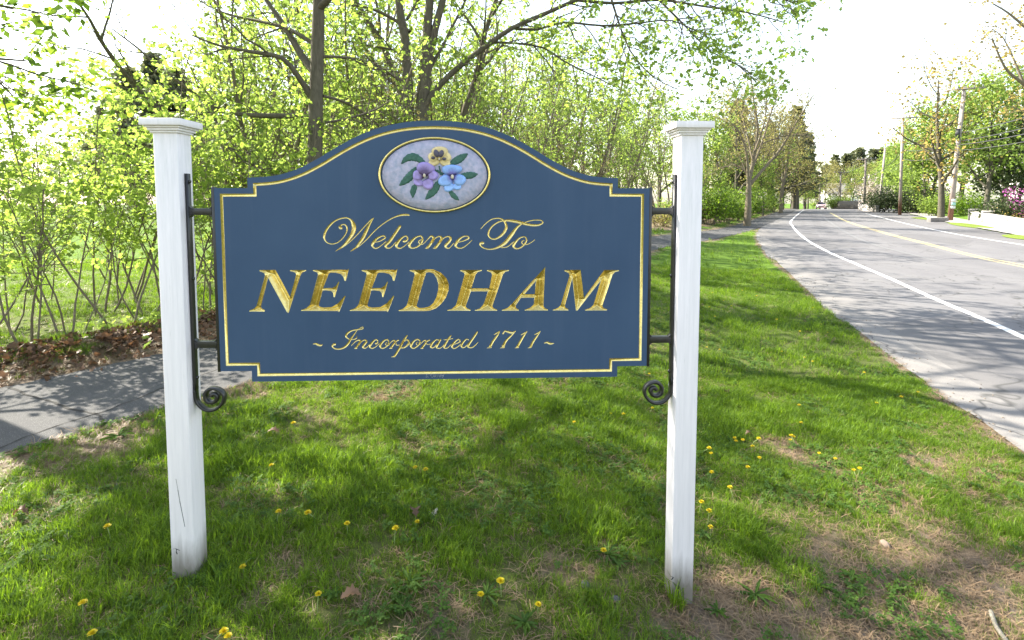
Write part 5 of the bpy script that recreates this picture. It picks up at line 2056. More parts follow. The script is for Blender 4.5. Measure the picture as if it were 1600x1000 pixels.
T.limb(T.path((tx + 0.25, ty, 7.5), (0.1, 0.05, 1), 3, 0), 0.09, 0.03, 0)
tree_thing("overhanging_tree", "leafy branches hanging into the upper left corner of the photo", "tree", gL, T.wood(M['bark'], gL, (10, 6, 4, 3)),
           T.leaves(M['leaf_green'], 4, 0.065, 0.095, gL, 'oval'))

# ------------------------------------------------------------------ evergreens and distant trees
def pine(seed, h, w, n_whorl, mat='needle', size=0.5, per=26):
    r = np.random.default_rng(seed)
    mb = MB()
    mb.tube([(0, 0, -0.3), (0.1, 0, h * 0.5), (0, 0.05, h)], [0.022 * h, 0.014 * h, 0.003 * h], 7, caps=False)
    P = []
    for i in range(n_whorl):
        q = 0.18 + 0.80 * i / (n_whorl - 1)
        L = w * (1 - q) ** 0.75 * r.uniform(0.65, 1.15) + 0.25
        a0 = r.uniform(0, 6.28)
        for k in range(5):
            a = a0 + k * 1.257 + r.normal(0, 0.25)
            d = np.array([math.cos(a), math.sin(a), 0.10 + 0.35 * q])
            l_ = L * r.uniform(0.6, 1.15)
            pts = [np.array([0, 0, q * h]) + d * l_ * s_ + UP * 0.10 * l_ * s_ * s_ * (1 if q > .5 else -1) for s_ in (0, 0.5, 1)]
            mb.tube(pts, [0.03, 0.02, 0.008], 3, caps=False)
            t_ = r.uniform(0.25, 1.0, per) ** 0.7
            base = np.array([0, 0, q * h]) + d[None] * (l_ * t_)[:, None]
            P.append(base + r.normal(0, 1, (per, 3)) * np.array([0.16, 0.16, 0.09]) * l_ * 0.75)
    return mb.mesh("wood", M['bark_dark']), leaf_mesh(np.vstack(P), size, M[mat], r, 'clump', -0.1)


PI_ = [pine(600, 13, 3.6, 15, size=0.55), pine(601, 16, 4.2, 17, size=0.6), pine(602, 11, 4.0, 12, size=0.55)]
pi_src = {}


def pine_at(px, Yd, k, sc, lab, group=None):
    loc = spot(px, Yd)
    if k not in pi_src:
        o = tree_thing("pine_tree", lab, "pine", loc, PI_[k][0], PI_[k][1], rs.uniform(0, 6.28), group)
        o.scale = (sc, sc, sc)
        pi_src[k] = o
    else:
        o = copy_tree(pi_src[k], loc, rs.uniform(0, 6.28), sc, lab, group)
    return o


G_ = "dark pines across the field"
for px, Yd, k, sc in [(215, 46, 2, 1.15), (250, 50, 1, 0.95), (285, 47, 0, 1.0), (330, 52, 2, 1.1), (170, 55, 0, 0.85), (520, 42, 2, 1.0), (555, 46, 1, 0.85), (590, 44, 2, 0.95)]:
    pine_at(px, Yd, k, sc, "dark pine across the field " + ("left of and above the left post" if px < 240 else "just right of the left post's cap" if px < 400 else "between the two maple trunks"), G_)
G2 = "pines behind the street trees"
for px, Yd, k, sc, lab in [(1240, 92, 1, 1.12, "tallest dark pine behind the bare street tree"), (1257, 104, 0, 1.15, "dark pine at the right end of the row behind the street trees"),
                           (1200, 90, 1, 0.9, "dark pine left of the tallest behind the bare street tree"), (1150, 70, 0, 1.1, "dark pine half hidden behind the wood at the right post")]:
    pine_at(px, Yd, k, sc, lab, G2)
G3 = "pines on the far hill at the end of the road"
for px, Yd, k, sc in [(1302, 150, 1, 1.12), (1320, 155, 0, 1.42), (1341, 150, 1, 1.25), (1362, 145, 0, 1.42), (1386, 140, 1, 1.15), (1335, 170, 2, 1.9), (1375, 165, 2, 1.9), (1402, 130, 2, 1.5), (1290, 160, 2, 1.4)]:
    pine_at(px, Yd, k, sc, "distant dark pine on the hill at the end of the road", G3)


def round_tree(seed, h, n, size, mat, w=0.42, trunk=0.22, lobes=26):
    r = np.random.default_rng(seed)
    prm = dict(seg=(7, 6, 4), gnarl=(0.05, 0.12, 0.18), up=(0.03, 0.06, 0.03), nchild=(12, 6), start=(trunk, 0.25), angle=(0.95, 0.8), len=(h * w, h * 0.16), rad=(0.012 * h, 0.004 * h),
               leafn=n, cone=0.75)
    T_ = Tree(seed, prm)
    r0 = 0.020 * h
    T_.limb(T_.path((0, 0, -0.2), (0.02, 0.03, 1), h * 0.92, 0), r0, r0 * 0.15, 0)
    return T_.wood(M['bark_dark'], sides=(8, 5, 3)), T_.leaves(M[mat], 7, 0.045 * h, size, shape='clump')


RT = [round_tree(700, 11, 7, 0.21, 'leaf_wood'), round_tree(701, 12, 6, 0.17, 'leaf_olive', 0.45, 0.12), round_tree(702, 10, 7, 0.21, 'leaf_wood', 0.47, 0.15), round_tree(703, 12, 3.5, 0.17, 'leaf_orange', 0.42),
      round_tree(704, 8, 6, 0.24, 'leaf_dark', 0.5, 0.08)]
RK = ["green", "olive", "yellow-green", "reddish", "dark evergreen"]
rt_src = {}


def round_at(px, Yd, k, sc, lab, group=None):
    loc = spot(px, Yd)
    if k not in rt_src:
        o = tree_thing("broad_tree", lab, "tree", loc, RT[k][0], RT[k][1], rs.uniform(0, 6.28), group)
        o.scale = (sc, sc, sc)
        rt_src[k] = o
    else:
        o = copy_tree(rt_src[k], loc, rs.uniform(0, 6.28), sc, lab, group)
    return o


G4 = "trees across the field on the left"
for px, Yd, k, sc in [(-60, 62, 2, 0.9), (0, 66, 1, 0.8), (50, 60, 0, 0.75), (105, 64, 2, 0.8), (150, 60, 1, 0.9), (390, 55, 2, 1.15), (430, 60, 0, 1.2), (470, 56, 2, 1.0), (660, 52, 1, 1.1), (720, 56, 2, 1.2),
                      (790, 55, 1, 1.2), (850, 58, 2, 1.15), (910, 60, 1, 1.2), (970, 64, 2, 1.25), (1030, 66, 1, 1.2), (1090, 70, 2, 1.25), (300, 64, 2, 0.9), (-120, 60, 0, 0.9)]:
    w = "seen left of the left post" if px < 240 else "seen over the sign's left half" if px < 640 else "seen over the sign's right half" if px < 1000 else "behind the right post"
    round_at(px, Yd, k, sc, "distant %s tree %s" % (RK[k], w), G4)
G5 = "trees where the road ends"
for px, Yd, k, sc in [(1288, 118, 1, 0.85), (1310, 112, 1, 0.8), (1330, 118, 2, 0.95), (1350, 108, 1, 0.78), (1368, 112, 2, 1.0), (1392, 100, 0, 0.95), (1275, 126, 2, 0.8), (1300, 130, 0, 0.85), (1360, 128, 0, 0.95)]:
    round_at(px, Yd, k, sc, "distant %s tree at the end of the road" % RK[k], G5)
G6 = "trees behind the street trees along the path"
for px, Yd, k, sc in [(1125, 50, 2, 0.9), (1150, 56, 1, 1.05), (1178, 64, 1, 1.2), (1205, 70, 1, 1.15), (1222, 78, 1, 1.15), (1246, 88, 1, 1.1), (1165, 76, 2, 1.1), (1262, 98, 2, 0.8), (1236, 96, 2, 0.95),
                      (1192, 54, 2, 0.55)]:
    round_at(px, Yd, k, sc, "%s tree behind the bare street trees, %s" % (RK[k], "near the right post" if px < 1190 else "near the road's far end"), G6)
# garden trees right of the road
for px, Yd, k, sc, lab in [
        (1471, 46, 3, 1.15, "reddish budding garden tree with thick trunk left of the nearest utility pole"),
        (1447, 60, 2, 1.0, "fresh yellow-green garden tree left of the reddish budding one across the road"),
        (1540, 44, 0, 1.1, "green garden tree right of the nearest utility pole"),
        (1566, 52, 2, 1.25, "yellow-green garden tree behind the stone wall on the right"),
        (1500, 58, 0, 1.3, "green tree behind the nearest utility pole"),
        (1455, 62, 0, 1.15, "green tree behind the reddish budding garden tree"),
        (1592, 44, 4, 0.95, "dark evergreen tree behind the pink blossom at the right edge"),
        (1568, 50, 4, 0.95, "dark evergreen left of the pink blossom"),
        (1620, 50, 3, 1.45, "reddish budding tree at the right edge of the photo"),
        (1428, 74, 2, 1.1, "fresh yellow-green tree between the second and third utility poles"),
        (1404, 92, 0, 1.05, "green tree behind the second utility pole")]:
    round_at(px, Yd, k, sc, lab)

# ------------------------------------------------------------------ bare street trees
T = Tree(800, dict(seg=(8, 7, 5, 4), gnarl=(0.05, 0.08, 0.13, 0.18), up=(0.03, 0.05, 0.05, 0.03), nchild=(5, 13, 8), start=(0.3, 0.12, 0.15), angle=(0.6, 0.6, 0.65), len=(3.0, 2.3, 1.1),
                   rad=(0.05, 0.022, 0.012), leafn=0.8, cone=0.5))
gS = ground(1168, 353)
YS = gS.y
tr = px_limb([(1167, 354), (1169, 320), (1170, 285)], YS, 0.2)
T.br.append((tr, np.linspace(0.27, 0.17, len(tr)), 0))
for pts, r0, dz in [([(1169, 290), (1168, 255), (1163, 225), (1150, 200), (1135, 185)], 0.15, -1.2), ([(1170, 285), (1178, 245), (1184, 200), (1178, 160), (1173, 115)], 0.20, 0.5),
                    ([(1172, 270), (1190, 225), (1205, 175), (1222, 130)], 0.15, 1.5), ([(1172, 288), (1195, 262), (1220, 232), (1245, 190), (1270, 150)], 0.17, -0.5),
                    ([(1170, 280), (1160, 262), (1143, 258), (1125, 263)], 0.08, 1.0), ([(1176, 250), (1165, 200), (1150, 150), (1145, 130)], 0.10, 1.8),
                    ([(1190, 225), (1215, 215), (1245, 210), (1265, 215)], 0.08, -1.5), ([(1180, 235), (1195, 190), (1198, 150), (1205, 115)], 0.10, -1.8)]:
    n_ = len(pts)
    T.limb(px_limb([(a, b, dz * i / (n_ - 1)) for i, (a, b) in enumerate(pts)], YS, r0), r0 * 0.68, r0 * 0.16, 1)
tree_thing("street_tree", "bare grey street tree with thin buds on the grass strip beside the path", "tree", gS, T.wood(M['twig'], gS, (9, 6, 4, 3)),
           T.leaves(M['leaf_olive'], 2, 0.16, 0.11, gS, 'clump'))
T = Tree(801, dict(seg=(8, 7, 5), gnarl=(0.05, 0.1, 0.15), up=(0.03, 0.05, 0.05), nchild=(9, 7), start=(0.35, 0.15), angle=(0.65, 0.6), len=(3.0, 1.3), rad=(0.06, 0.022), leafn=2, cone=0.5))
gS = ground(1220, 333)
T.limb(T.path(np.array(gS) + np.array([0, 0, -0.2]), (0, 0, 1), 9, 0), 0.24, 0.05, 0)
tree_thing("street_tree", "smaller street tree further along the grass strip", "tree", gS, T.wood(M['twig'], gS, (8, 5, 3)), T.leaves(M['leaf_wood'], 3, 0.22, 0.18, gS, 'clump'))

# bare-limbed tree at the upper right, trunk outside the frame
T = Tree(810, dict(MAP, leafn=2.0, len=(2.6, 1.4, 0.7), nchild=(5, 6, 5)))
YR = 30.0
gR = spot(1668, YR)
tl = px_limb([(1668, 360), (1664, 260), (1655, 180), (1650, 80), (1655, -40)], YR, 0.2)
T.br.append((tl, np.linspace(0.35, 0.15, len(tl)), 0))
for pts, r0, dz in [([(1655, 190), (1620, 150), (1595, 128), (1570, 105), (1550, 60)], 0.14, -0.5), ([(1600, 132), (1585, 95), (1568, 60), (1550, 45)], 0.08, 0.5),
                    ([(1650, 90), (1610, 50), (1575, 20), (1550, 5)], 0.12, 0.6), ([(1652, 40), (1610, -20), (1560, -60)], 0.12, -0.6), ([(1655, 170), (1610, 175), (1575, 165)], 0.08, 0.8)]:
    n_ = len(pts)
    T.limb(px_limb([(a, b, dz * i / (n_ - 1)) for i, (a, b) in enumerate(pts)], YR, r0), r0, r0 * 0.25, 1, dens=1.4)
tree_thing("budding_tree", "pale limbs of a reddish budding tree in the upper right corner", "tree", gR, T.wood(M['twig'], gR, (9, 6, 4, 3)),
           T.leaves(M['leaf_orange'], 2, 0.2, 0.13, gR, 'clump'))

# ------------------------------------------------------------------ garden shrubs across the road
def shrub_thing(name, label, cat, px, Yd, w, h, n, size, mat, seed, stems=12):
    wd, lf = bush(seed, w, h, n, size, mat, stems)
    return tree_thing(name, label, cat, spot(px, Yd), wd, lf, 0, None, "stems", "foliage" if 'blossom' not in mat else "blossom")


shrub_thing("redbud", "pink blossoming shrub at the right edge of the photo", "shrub", 1606, 37, 1.5, 2.7, 1500, 0.11, 'blossom_pink', 900)
shrub_thing("viburnum_shrub", "white flowering shrub behind the pale stone wall", "shrub", 1556, 41, 0.9, 1.6, 700, 0.09, 'blossom_white', 901)
shrub_thing("garden_shrub", "bright green round shrub at the foot of the reddish budding tree", "shrub", 1458, 53, 2.4, 2.3, 2600, 0.14, 'leaf_wood', 902)
shrub_thing("garden_shrub", "bright green wide shrub right of the nearest utility pole", "shrub", 1515, 53, 3.6, 2.4, 3000, 0.14, 'leaf_green', 903)
shrub_thing("yew_hedge", "dark green hedge right of the second utility pole", "hedge", 1428, 62, 4.0, 3.2, 4200, 0.16, 'leaf_dark', 904)
shrub_thing("yew_hedge", "dark green hedge left of the second utility pole", "hedge", 1390, 66, 4.0, 3.4, 4200, 0.16, 'leaf_dark', 905)
shrub_thing("yew_hedge", "dark hedge behind the bright green shrubs across the road", "hedge", 1452, 64, 4.5, 3.4, 4200, 0.16, 'leaf_dark', 906)
shrub_thing("rhododendron", "dark evergreen shrub behind the stone wall at right", "shrub", 1582, 38, 3.0, 2.2, 3000, 0.13, 'leaf_dark', 907)
shrub_thing("garden_shrub", "tan budding low shrub on top of the stone wall", "shrub", 1588, 35, 2.6, 0.7, 1800, 0.08, 'leaf_orange', 908)
shrub_thing("garden_shrub", "yellow-green shrub at the end of the road beside the dark fence", "shrub", 1308, 93, 2.6, 2.2, 2200, 0.2, 'leaf_wood', 909)
shrub_thing("pale_dogwood", "pale blossoming small tree left of the second utility pole", "shrub", 1362, 76, 3.0, 5.0, 1800, 0.2, 'blossom_white', 910)
# ================================================================== poles and wires
def pole_mat(name, a, b, lo=None):
    t = NT(name)
    ob = t.coord("Object")
    nz = t.noise(t.mapping(ob, (1, 1, 0.06)), 16, 5, 0.65)
    c = t.ramp(nz, [(0.3, a), (0.7, b)])
    if lo:
        sep = t.n("ShaderNodeSeparateXYZ")
        t.l(ob, sep.inputs[0])
        c = t.mix(t.ramp(t.math('DIVIDE', sep.outputs[2], 4.0), [(0.25, 1.0), (0.62, 0.0)]), c, lo)
    t.bsdf(c, 0.9, 0, t.bump(nz, 0.4, 0.01), 0.2)
    return t.m


M['pole'] = pole_mat("weathered_pole", (0.26, 0.22, 0.20), (0.40, 0.35, 0.33), (0.20, 0.11, 0.075))
M['pole_dark'] = pole_mat("dark_pole", (0.13, 0.11, 0.10), (0.21, 0.185, 0.17))
M['wire'] = plain("wire_rubber", (0.05, 0.05, 0.055), 0.6)
M['insulator'] = plain("glazed_insulator", (0.22, 0.23, 0.25), 0.25)
M['plate_white'] = plain("white_plate", (0.72, 0.74, 0.72), 0.5)
M['plate_green'] = plain("pale_green_plate", (0.35, 0.62, 0.55), 0.5)

HEADS = {}


def pole(key, px, py, tx, ty, r, label, arm=True, dark=False, plates=False, Yd=None):
    g = ground(px, py) if Yd is None else Vector(spot(px, Yd))
    top = at_depth(tx, ty, g.y)
    d = top - g
    t_ = thing("utility_pole", label, "utility pole", g, 0, "wooden utility poles along the road")
    mt = M['pole_dark'] if dark else M['pole']
    mb = MB()
    mb.tube([(0, 0, -0.3), (d.x * 0.5, 0, d.z * 0.5), (d.x, 0, d.z)], [r, r * 0.88, r * 0.72], 12)
    mb.obj("shaft", mt, t_, True)
    if arm:
        rr_ = np.array([[math.cos(-0.42), -math.sin(-0.42), 0], [math.sin(-0.42), math.cos(-0.42), 0], [0, 0, 1]])
        mb = MB()
        mb.box((d.x, -r * 0.9, d.z - 0.18), (2.55, 0.12, 0.13), rr_)
        mb.obj("crossarm", mt, t_)
        for q in (-1.1, -0.55, 0.55, 1.1):
            mb = MB()
            c_ = rr_ @ np.array([q, 0, 0]) + np.array([d.x, -r * 0.9, d.z - 0.10])
            mb.tube([c_, c_ + (0, 0, 0.05), c_ + (0, 0, 0.11), c_ + (0, 0, 0.16), c_ + (0, 0, 0.2)], [0.03, 0.055, 0.035, 0.055, 0.02], 8)
            mb.obj("insulator", M['insulator'], t_)
        for q in (-0.6, 0.6):
            mb = MB()
            a_ = rr_ @ np.array([q, 0, 0]) + np.array([d.x, -r * 0.9, d.z - 0.22])
            mb.tube([a_, (d.x * 0.93, -r * 0.8, d.z - 0.85)], 0.022, 5)
            mb.obj("brace", mt, t_)
    if plates:
        for z_, h_, m_ in [(1.75, 0.24, 'plate_white'), (1.45, 0.26, 'plate_green'), (1.16, 0.20, 'plate_white')]:
            mb = MB()
            mb.box((d.x * z_ / d.z - 0.02, -r * 1.05, z_), (r * 1.9, 0.03, h_))
            mb.obj("tag_plate", M[m_], t_)
        mb = MB()
        mb.tube([(d.x * 0.66 - r * 1.2, -0.1, d.z * 0.62), (d.x * 0.68 - r * 1.2, -0.1, d.z * 0.69)], 0.16, 10)
        mb.obj("cable_case", M['wire'], t_, True)
    HEADS[key] = (g, d)
    return t_


pole("p1", 1484, 345, 1507, 136, 0.20, "nearest wooden utility pole with crossarm and tag plates across the road", plates=True)
pole("p2", 1406, 336, 1411, 182, 0.17, "second utility pole across the road, reddish at its foot")
pole("p3", 1373, 331, 1383, 232, 0.15, "pale leaning utility pole, third along the far side", arm=False)
pole("p4", 1350, 328.5, 1353, 247, 0.18, "dark utility pole with crossarm, left of the pale leaning one", dark=True)
pole("p5", 1312, 326, 1314, 268, 0.17, "distant dark utility pole in front of the far trees", dark=True, Yd=100)
pole("p6", 1281, 326, 1281, 278, 0.2, "farthest dark utility pole beside the road's vanishing end", dark=True, Yd=112, arm=False)


def at_pole(key, zfrac, side=0.0):
    g, d = HEADS[key]
    p = g + d * zfrac
    return Vector((p.x + side * math.cos(-0.42), p.y + side * math.sin(-0.42) - 0.15, p.z))


def wire(a, b, sag, r, label):
    P = []
    for i in range(17):
        t_ = i / 16
        p = a.lerp(b, t_)
        P.append((p.x, p.y, p.z - 4 * sag * t_ * (1 - t_)))
    mb = MB()
    mb.tube(P, r, 5)
    o = mb.obj("overhead_wire", M['wire'])
    o["label"] = label
    o["category"] = "wire"
    o["group"] = "overhead wires across the road"


g1, d1 = HEADS["p1"]
ahead = Vector((34.0 - 24, g1.y - 36, 0))
nxt = Vector((g1.x - 12.5, g1.y - 31, 0))          # the pole before, out of frame to the right
nb = Vector((20.6, 9.0, 0))
for zf, side, sag, r, lab in [(0.99, -1.1, 0.5, 0.012, "thin top wire from the nearest pole's left arm end to the right edge"), (0.99, 1.1, 0.7, 0.012, "thin top wire from the nearest pole's right arm end to the right edge"),
                              (0.66, 0.1, 0.6, 0.035, "thick cable running right from the nearest pole's cable case"), (0.60, 0.1, 0.6, 0.030, "lower cable running right from the nearest pole"),
                              (0.57, -0.1, 0.7, 0.030, "second lowest cable running right from the nearest pole"), (0.53, 0.1, 0.7, 0.028, "lowest cable running right from the nearest pole")]:
    a = at_pole("p1", zf, side)
    wire(a, Vector((nb.x + side, nb.y, a.z + 0.6)), sag, r, lab)
for ka, kb, nm in [("p1", "p2", "the nearest and second poles"), ("p2", "p4", "the second and dark poles"), ("p4", "p5", "the dark and distant poles")]:
    for zf, side, sag, r, lab in [(0.99, -1.1, 0.35, 0.012, "thin upper wire between "), (0.66, 0.1, 0.6, 0.032, "thick sagging cable between "), (0.57, 0.1, 0.6, 0.028, "lower sagging cable between ")]:
        wire(at_pole(ka, zf, side), at_pole(kb, zf, side), sag, r, lab + nm)
# a service line over the road at the far end
wire(at_pole("p6", 0.97, 0), at_pole("p4", 0.9, 0), 0.6, 0.03, "thin line crossing the road's far end to the dark pole")

# ================================================================== walls, houses and the car across the road
def stone_mat(name, a, b, sc=14):
    t = NT(name)
    nz = t.noise(t.coord(), sc, 5, 0.7)
    info = t.n("ShaderNodeObjectInfo")
    c = t.ramp(nz, [(0.3, a), (0.7, b)])
    c = t.mix(t.math('MULTIPLY', info.outputs["Random"], 0.3), c, tuple(x * 0.6 for x in a))
    t.bsdf(c, 0.9, 0, t.bump(nz, 0.4, 0.02), 0.2)
    return t.m


M['granite'] = stone_mat("pale_granite", (0.30, 0.28, 0.26), (0.44, 0.41, 0.385))
M['greystone'] = stone_mat("grey_stone", (0.20, 0.19, 0.18), (0.32, 0.30, 0.28))


def block_wall(label, A, B, h, thick, blk, courses, mat, seed, pillars=False, name="stone_wall"):
    A, B = Vector(A), Vector(B)
    w = thing(name, label, "wall", A, math.atan2(B.y - A.y, B.x - A.x))
    L = math.hypot(B.x - A.x, B.y - A.y)
    r = random.Random(seed)
    dz = (hz(B.x, B.y) - hz(A.x, A.y)) / L
    for c_ in range(courses):
        x = 0.0
        first = True
        while x < L - 0.1:
            bw = blk * r.uniform(0.75, 1.3) * (0.55 if first and c_ % 2 else 1)
            first = False
            bw = min(bw, L - x)
            hh = h / courses
            mb = MB()
            mb.box((x + bw / 2, r.uniform(-0.012, 0.012), dz * (x + bw / 2) + hh * (c_ + 0.5) - (0.1 if c_ == 0 else 0)), (bw - 0.018, thick, hh - 0.015 + (0.2 if c_ == 0 else 0)))
            mb.obj("stone", mat, w, bevel=0.012)
            x += bw
    mb = MB()
    mb.box((L / 2, 0, dz * L / 2 + h / 2 - 0.1), (L - 0.04, thick - 0.08, h))
    mb.obj("mortar_core", M['greystone'], w)
    if pillars:
        for x in (-0.35, 0.0):
            pass
    return w


w1 = ground(1521, 346)
w2 = ground(1600, 366)
dv = (w2 - w1)
w3 = w2 + dv * 0.35
w3.z = hz(w3.x, w3.y)
block_wall("pale granite retaining wall along the pavement at right", w1, w3, 0.85, 0.42, 1.5, 2, M['granite'], 3)
for i, (px, py, lab) in enumerate([(1519.5, 345.5, "squat granite gate post at the left end of the retaining wall"), (1541, 351, "second granite gate post set in front of the retaining wall")]):
    g = ground(px, py)
    mb = MB()
    mb.box((0, 0, 0.42), (0.5, 0.55, 1.04))
    mb.box((0, 0, 0.99), (0.58, 0.62, 0.1), taper=0.9)
    o = mb.obj("gate_post", M['granite'], None, loc=g, bevel=0.02)
    o.rotation_euler = (0, 0, math.atan2(dv.y, dv.x))
    o["label"], o["category"] = lab, "gate post"
a, b = ground(1366, 330), ground(1398, 333)
block_wall("low pale stone wall at the foot of the third pole", (a.x, a.y + 3, hz(a.x, a.y + 3)), (b.x, b.y + 3, hz(b.x, b.y + 3)), 0.9, 0.4, 1.6, 2, M['granite'], 5)
a, b = spot(1452, 42), spot(1480, 43)
block_wall("low grey stone edging beside the driveway left of the nearest pole", a, b, 0.35, 0.3, 0.9, 1, M['greystone'], 6)

# wooden fence at the end of the road
M['fence'] = plain("grey_fence_wood", (0.17, 0.155, 0.14), 0.85, var=0.25)
a, b = spot(1299, 94), spot(1346, 84)
fl = thing("board_fence", "low grey board fence at the far end of the road", "fence", a, math.atan2(b[1] - a[1], b[0] - a[0]))
L = math.hypot(b[0] - a[0], b[1] - a[1])
nb_ = int(L / 0.28)
bm0 = MB()
bm0.box((0, 0, 0.75), (0.25, 0.03, 1.5))
bme = bm0.mesh("board", M['fence'])
for i in range(nb_):
    part("board", bme, fl, loc=(i * L / nb_, 0, (b[2] - a[2]) * i / nb_ - 0.1 + 0.05 * ((i * 7) % 3)))
mb = MB()
mb.box((L / 2, 0.05, 1.1 + (b[2] - a[2]) / 2), (L, 0.05, 0.1))
mb.box((L / 2, 0.05, 0.4 + (b[2] - a[2]) / 2), (L, 0.05, 0.1))
mb.obj("rail", M['fence'], fl)

M['siding'] = plain("white_siding", (0.72, 0.72, 0.70), 0.6)
M['roof'] = plain("grey_shingle", (0.13, 0.125, 0.12), 0.9, var=0.3)
t = NT("window_glass")
t.bsdf((0.03, 0.035, 0.045), 0.08, 0.0, None, 0.6)
M['glass'] = t.m


def house(label, px, Yd, w, dp, h, rz, up=0.0):
    g = spot(px, Yd)
    hs = thing("white_house", label, "house", (g[0], g[1], g[2] + up), rz)
    mb = MB()
    mb.box((0, 0, h / 2 - 0.3), (w, dp, h + 0.6))
    mb.add([(-w / 2, -dp / 2, h + 0.001), (-w / 2, dp / 2, h + 0.001), (-w / 2, 0, h + dp * 0.35), (w / 2, -dp / 2, h + 0.001), (w / 2, dp / 2, h + 0.001), (w / 2, 0, h + dp * 0.35)],
           [(0, 2, 1), (3, 4, 5)])
    mb.obj("wall", M['siding'], hs)
    mb = MB()
    e = 0.35
    for s in (-1, 1):
        mb.add([(-w / 2 - e, s * (dp / 2 + e), h - 0.2), (w / 2 + e, s * (dp / 2 + e), h - 0.2), (w / 2 + e, 0, h + dp * 0.35 + 0.12), (-w / 2 - e, 0, h + dp * 0.35 + 0.12),
                (-w / 2 - e, s * (dp / 2 + e), h - 0.05), (w / 2 + e, s * (dp / 2 + e), h - 0.05), (w / 2 + e, 0, h + dp * 0.35 + 0.27), (-w / 2 - e, 0, h + dp * 0.35 + 0.27)],
               [(0, 1, 2, 3), (7, 6, 5, 4), (0, 4, 5, 1), (1, 5, 6, 2), (3, 2, 6, 7), (0, 3, 7, 4)])
    rf = mb.obj("roof", M['roof'], hs)
    mb = MB()
    mb.box((w * 0.2, 0, h + dp * 0.35 + 0.6), (0.7, 0.7, 1.6))
    mb.obj("chimney", M['greystone'], rf)
    for x in np.arange(-w / 2 + 1.3, w / 2 - 0.6, 2.1):
        for z in ([1.5, 4.1] if h > 4.5 else [1.5]):
            mb = MB()
            mb.box((x, -dp / 2 - 0.02, z), (1.15, 0.10, 1.55))
            wn_ = mb.obj("window", M['siding'], hs)
            for sx in (-0.26, 0.26):
                mb = MB()
                mb.box((x + sx, -dp / 2 - 0.075, z), (0.46, 0.02, 1.35))
                mb.obj("pane", M['glass'], wn_)
    return hs


house("white house half hidden behind trees at the end of the road", 1318, 128, 9, 7, 4.2, -0.3, 0.5)
house("white house behind the pink blossoming shrub at the right edge", 1640, 62, 8, 7, 3.4, -0.5, 0.2)

# ---- distant oncoming car
M['car_paint'] = plain("pale_pink_paint", (0.45, 0.30, 0.32), 0.3, 0, 0.03)
M['tyre'] = plain("tyre_rubber", (0.02, 0.02, 0.02), 0.9)
M['rim'] = plain("wheel_metal", (0.5, 0.5, 0.52), 0.35, 0.9)
M['lamp'] = plain("headlamp_glass", (0.8, 0.8, 0.78), 0.15)
cpos = spot(1283, 101)
car = thing("oncoming_car", "tiny pale pink car at the far end of the road", "car", cpos, -0.52)
prof = [(-0.86, 0.28), (0.86, 0.28), (0.90, 0.60), (0.86, 0.86), (0.80, 0.95), (0.62, 1.40), (-0.62, 1.40), (-0.80, 0.95), (-0.86, 0.86), (-0.90, 0.60)]
side = [(-2.1, 0.30, 0.62), (-2.15, 0.45, 0.80), (-1.0, 0.30, 0.95), (-0.3, 0.30, 1.42), (1.1, 0.30, 1.42), (1.9, 0.30, 0.98), (2.1, 0.40, 0.85)]
mb = MB()
secs = []
for y_, z0, z1 in side:
    wtop = 0.60 if z1 > 1.2 else 0.80
    secs.append([(-0.84, y_, z0), (0.84, y_, z0), (0.88, y_, min(0.8, z1 * 0.8)), (wtop, y_, z1), (-wtop, y_, z1), (-0.88, y_, min(0.8, z1 * 0.8))])
V = [p for s in secs for p in s]
F = [(i * 6 + j, i * 6 + (j + 1) % 6, (i + 1) * 6 + (j + 1) % 6, (i + 1) * 6 + j) for i in range(len(secs) - 1) for j in range(6)]
F += [tuple(range(5, -1, -1)), tuple(range((len(secs) - 1) * 6, len(secs) * 6))]
mb.add(V, F)
mb.obj("body", M['car_paint'], car, bevel=0.04)
mb = MB()
mb.add([(-0.70, -0.93, 1.00), (0.70, -0.93, 1.00), (0.57, -0.36, 1.39), (-0.57, -0.36, 1.39)], [(0, 1, 2, 3)])
mb.obj("windscreen", M['glass'], car)
for s in (-1, 1):
    mb = MB()
    mb.box((s * 0.62, -2.13, 0.66), (0.30, 0.10, 0.14))
    mb.obj("headlight", M['lamp'], car)
    mb = MB()
    mb.add([(s * 0.80, -0.75, 0.98), (s * 0.80, 1.4, 0.98), (s * 0.64, 1.0, 1.36), (s * 0.64, -0.25, 1.36)], [(0, 1, 2, 3)])
    mb.obj("side_window", M['glass'], car)
    for y_ in (-1.35, 1.35):
        mb = MB()
        mb.tube([(s * 0.72, y_, 0.32), (s * 0.90, y_, 0.32)], 0.32, 14)
        wh = mb.obj("wheel", M['tyre'], car)
        mb = MB()
        mb.tube([(s * 0.86, y_, 0.32), (s * 0.91, y_, 0.32)], 0.20, 12)
        mb.obj("rim", M['rim'], wh)

# grass islands by the driveway across the road
def island(px, py, w, l, label):
    g = ground(px, py)
    rz = math.atan2(22 - 14, 25 - 14.0)
    r = np.random.default_rng(int(px))
    k = 28
    a = np.arange(k) * 2 * math.pi / k
    dirv = np.array([0.45, 0.89])
    nv = np.array([0.89, -0.45])
    ring = []
    for q in (0.0, 0.6, 1.0):
        rad = q * (1 + 0.08 * np.sin(3 * a + px))
        xy = np.array([g.x, g.y]) + np.outer(np.cos(a) * rad * l / 2, dirv) + np.outer(np.sin(a) * rad * w / 2, nv)
        ring.append(np.column_stack([xy, height(xy) + (0.10 if q < 1 else 0.03)]))
    V = np.vstack(ring)
    F = [(i * k + j, i * k + (j + 1) % k, (i + 1) * k + (j + 1) % k, (i + 1) * k + j) for i in range(2) for j in range(k)]
    me = mesh_np("grass_verge", V, np.array(F), M['verge'], True)
    solo("grass_verge", me, label, kind="structure")


